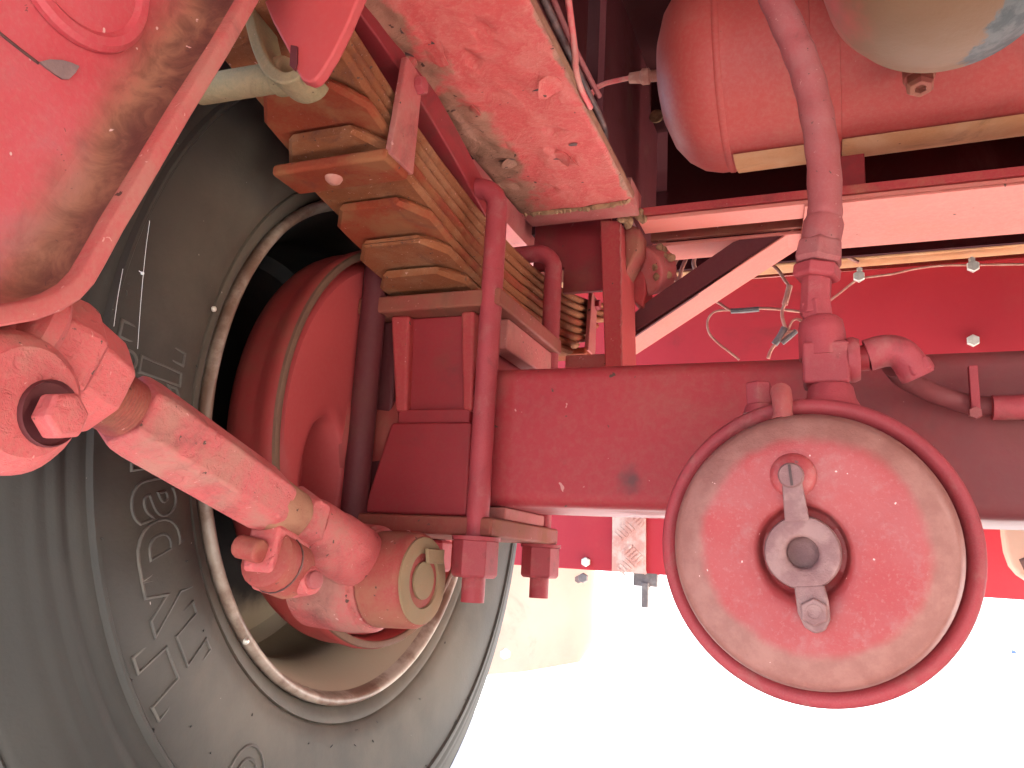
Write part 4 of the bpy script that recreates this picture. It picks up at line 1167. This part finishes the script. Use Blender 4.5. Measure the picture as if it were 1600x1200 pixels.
b = B()
NS = 96
loops = []
for d, r in [(.000, .0915), (.012, .0912), (.024, .0900), (.034, .0882), (.0400, .0862), (.0425, .0842), (.0440, .0812), (.0470, .0750), (.0490, .0690), (.0496, .0650), (.0496, .0600)]:
    loops.append((0, 0, r, r, d))
loops += [(RC[0] * .4, RC[1] - .002, .0480, .0500, .0492), (RC[0] * .8, RC[1] - .002, .0380, .0400, .0494), (RC[0], RC[1] - .002, .0310, .0340, .0490), (RC[0], RC[1] - .001, .0285, .0310, .0475), (RC[0], RC[1], .0272, .0290, .0440), (RC[0], RC[1], .0266, .0280, .0400), (RC[0], RC[1], .0255, .0265, .0385), (RC[0], RC[1], .0100, .0100, .0383)]
for (u, v, ru, rv, d) in loops:
    for k in range(NS):
        a = 2 * math.pi * k / NS
        wv = mnoise.noise(Vector((math.cos(a) * 2, math.sin(a) * 2, d * 90))) * .0007 if .03 < ru < .07 else 0
        b.v.append(cp(u + ru * math.cos(a), v + rv * math.sin(a), d + wv))
for i in range(len(loops) - 1):
    for k in range(NS):
        b.f.append((i * NS + k, i * NS + (k + 1) % NS, (i + 1) * NS + (k + 1) % NS, (i + 1) * NS + k))
b.f.append(tuple((len(loops) - 1) * NS + k for k in range(NS)))
obj('cover', b, 'shell', t, ang=50)
# keyhole tool: ring, upper arm with slotted screw, lower lug with bolt
CT = CC + ux * .0050 + uz * -.0030
def cp(u, v, d):
    return CT + ux * u + uz * v + cax * d
rt = lat('tool_ring', [(.0400, .0230), (.0520, .0232), (.0555, .0222), (.0560, .0205), (.0560, .0125), (.0548, .0105), (.0530, .0098), (.040, .0098)], 'lug', seg=48, c=CC + ux * RC[0] + uz * RC[1])
lat('tool_bore', [(.0430, .0100), (.0435, 0)], 'lug', seg=24, c=CC + ux * RC[0] + uz * RC[1])
obj('tool_arm', B().prism([cp(-.0165, .0205, .0530), cp(-.0015, .0205, .0530), cp(-.0030, .0500, .0555), cp(-.0145, .0500, .0555)], cax * .0035), 'lug', rt, bevel=.001)
bs = obj('screw_boss', B().lathe([(.0480, .0150), (.0515, .0140), (.0540, .0110), (.0550, .0060), (.0552, .0)], CT + ux * -.0080 + uz * .0500, cax, 28), 'shell', t)
sc_ = obj('slotted_screw', B().lathe([(.0548, .0080), (.0592, .0080), (.0605, .0070), (.0605, 0)], CT + ux * -.0088 + uz * .0495, cax, 24), 'lug', t)
obj('screw_slot', B().prism([cp(-.0096, .0428, .0606), cp(-.0080, .0428, .0606), cp(-.0080, .0562, .0606), cp(-.0096, .0562, .0606)], cax * .0003), 'cable', sc_)
lg = obj('tool_lug', B().prism([cp(-.0160, -.0190, .0520), cp(.0020, -.0190, .0520), cp(.0035, -.0300, .0520), cp(.0030, -.0400, .0520), cp(-.0010, -.0465, .0520), cp(-.0070, -.0480, .0520), cp(-.0125, -.0440, .0520), cp(-.0155, -.0350, .0520)], cax * .0045), 'lug', rt, bevel=.0015, wobble=.0006)
obj('lug_bolt', B().lathe([(.0560, .0088), (.0585, .0088), (.0597, .0078), (.0597, 0)], CT + ux * -.0060 + uz * -.0350, cax, 6), 'lug', rt, bevel=.0008, ang=25)
obj('bolt_mark', B().lathe([(.0596, .0050), (.0602, .0048), (.0602, .0038), (.0596, .0036)], CT + ux * -.0060 + uz * -.0350, cax, 20, caps=False), 'lug', rt)
# clamp bolt and inlet boss at the top of the ring
q0 = Vector((-0.0476, 0.6180, 0.4900)); 
cb = obj('clamp_nut', B().lathe([(0, .0085), (.001, .0100), (.0165, .0100), (.018, .0085)], Vector((-0.0467, 0.6180, 0.4930)), Vector((-.05, 0, 1)), 6, ref=(.9, -.5, 0)), 'bolt', t, bevel=.0008, ang=25)
obj('nut_washer', B().lathe([(-.006, .0125), (0, .0105)], Vector((-0.0467, 0.6180, 0.4930)), Vector((-.05, 0, 1)), 16), 'bolt', cb)
obj('clamp_bolt', B().tube([Vector((-0.0277, 0.5720, 0.4740)), Vector((-0.0282, 0.5760, 0.4815)), Vector((-0.0288, 0.5820, 0.4896)), Vector((-0.0300, 0.5900, 0.4973))], lambda q: .0062 + .0012 * q, 14), 'pink', t)
obj('bolt_foot', B().lathe([(0, .0078), (.004, .0066)], Vector((-0.0277, 0.5710, 0.4734)), Vector((0, .1, 1)), 14), 'pink', t)
obj('inlet_boss', B().lathe([(0, .0210), (.008, .0170), (.016, .0155), (.018, .0140)], Vector((0.0034, 0.6150, 0.4886)), Vector((0, .02, 1)), 20), 'bolt', t, bevel=.001)
obj('ring_lug', B().prism([(-0.0539, 0.6100, 0.4886), (-0.0401, 0.6100, 0.4942), (-0.0385, 0.6100, 0.4835), (-0.0513, 0.6100, 0.4779)], (0, .012, 0)), 'bolt', t, bevel=.002)

# ================================================================ SPIDER THREADS
for lab, pts in (('bright spider thread hanging beside the rim of the hanger bracket', [(-0.4476, 0.4000, 0.5923), (-0.4468, 0.4000, 0.5702), (-0.4445, 0.4000, 0.5413), (-0.4420, 0.4000, 0.5177), (-0.4395, 0.4000, 0.4969)]),
                 ('faint spider thread left of the bright one', [(-0.4658, 0.4000, 0.5574), (-0.4660, 0.4000, 0.5357), (-0.4651, 0.4000, 0.5144)])):
    t = thing('spider_thread', lab, 'spider thread', pts[0], 'spider threads in front of the tyre')
    obj('thread', B().tube(pts, .00016, 5), 'web', t)
    if len(pts) == 5:
        obj('fluff', B().lathe([(-.0012, .0003), (0, .0016), (.0012, .0003)], (-0.4467, 0.4000, 0.5524), (1, .3, .5), 7).tube([(-0.4467, 0.4000, 0.5524), (-0.4502, 0.4000, 0.5546)], .0003, 4, smooth=2), 'web', t, wobble=.001)

# far speck of litter on the bright ground
t = thing('blue_litter', 'small blue scrap of plastic lying far off on the bright ground', 'litter', (1.0513, 6.0627, -0.0300))
p = Vector((1.0513, 6.0627, -0.0300))
obj('scrap', B().prism([p + Vector(q) for q in ((-.012, 0, .001), (.02, 0, .001), (.01, 0, .022), (-.008, 0, .026))], (0, .012, 0)), simple("blue_plastic", (0.03, 0.06, 0.14), (0.05, 0.09, 0.18), 30, .5), t, bevel=.001)
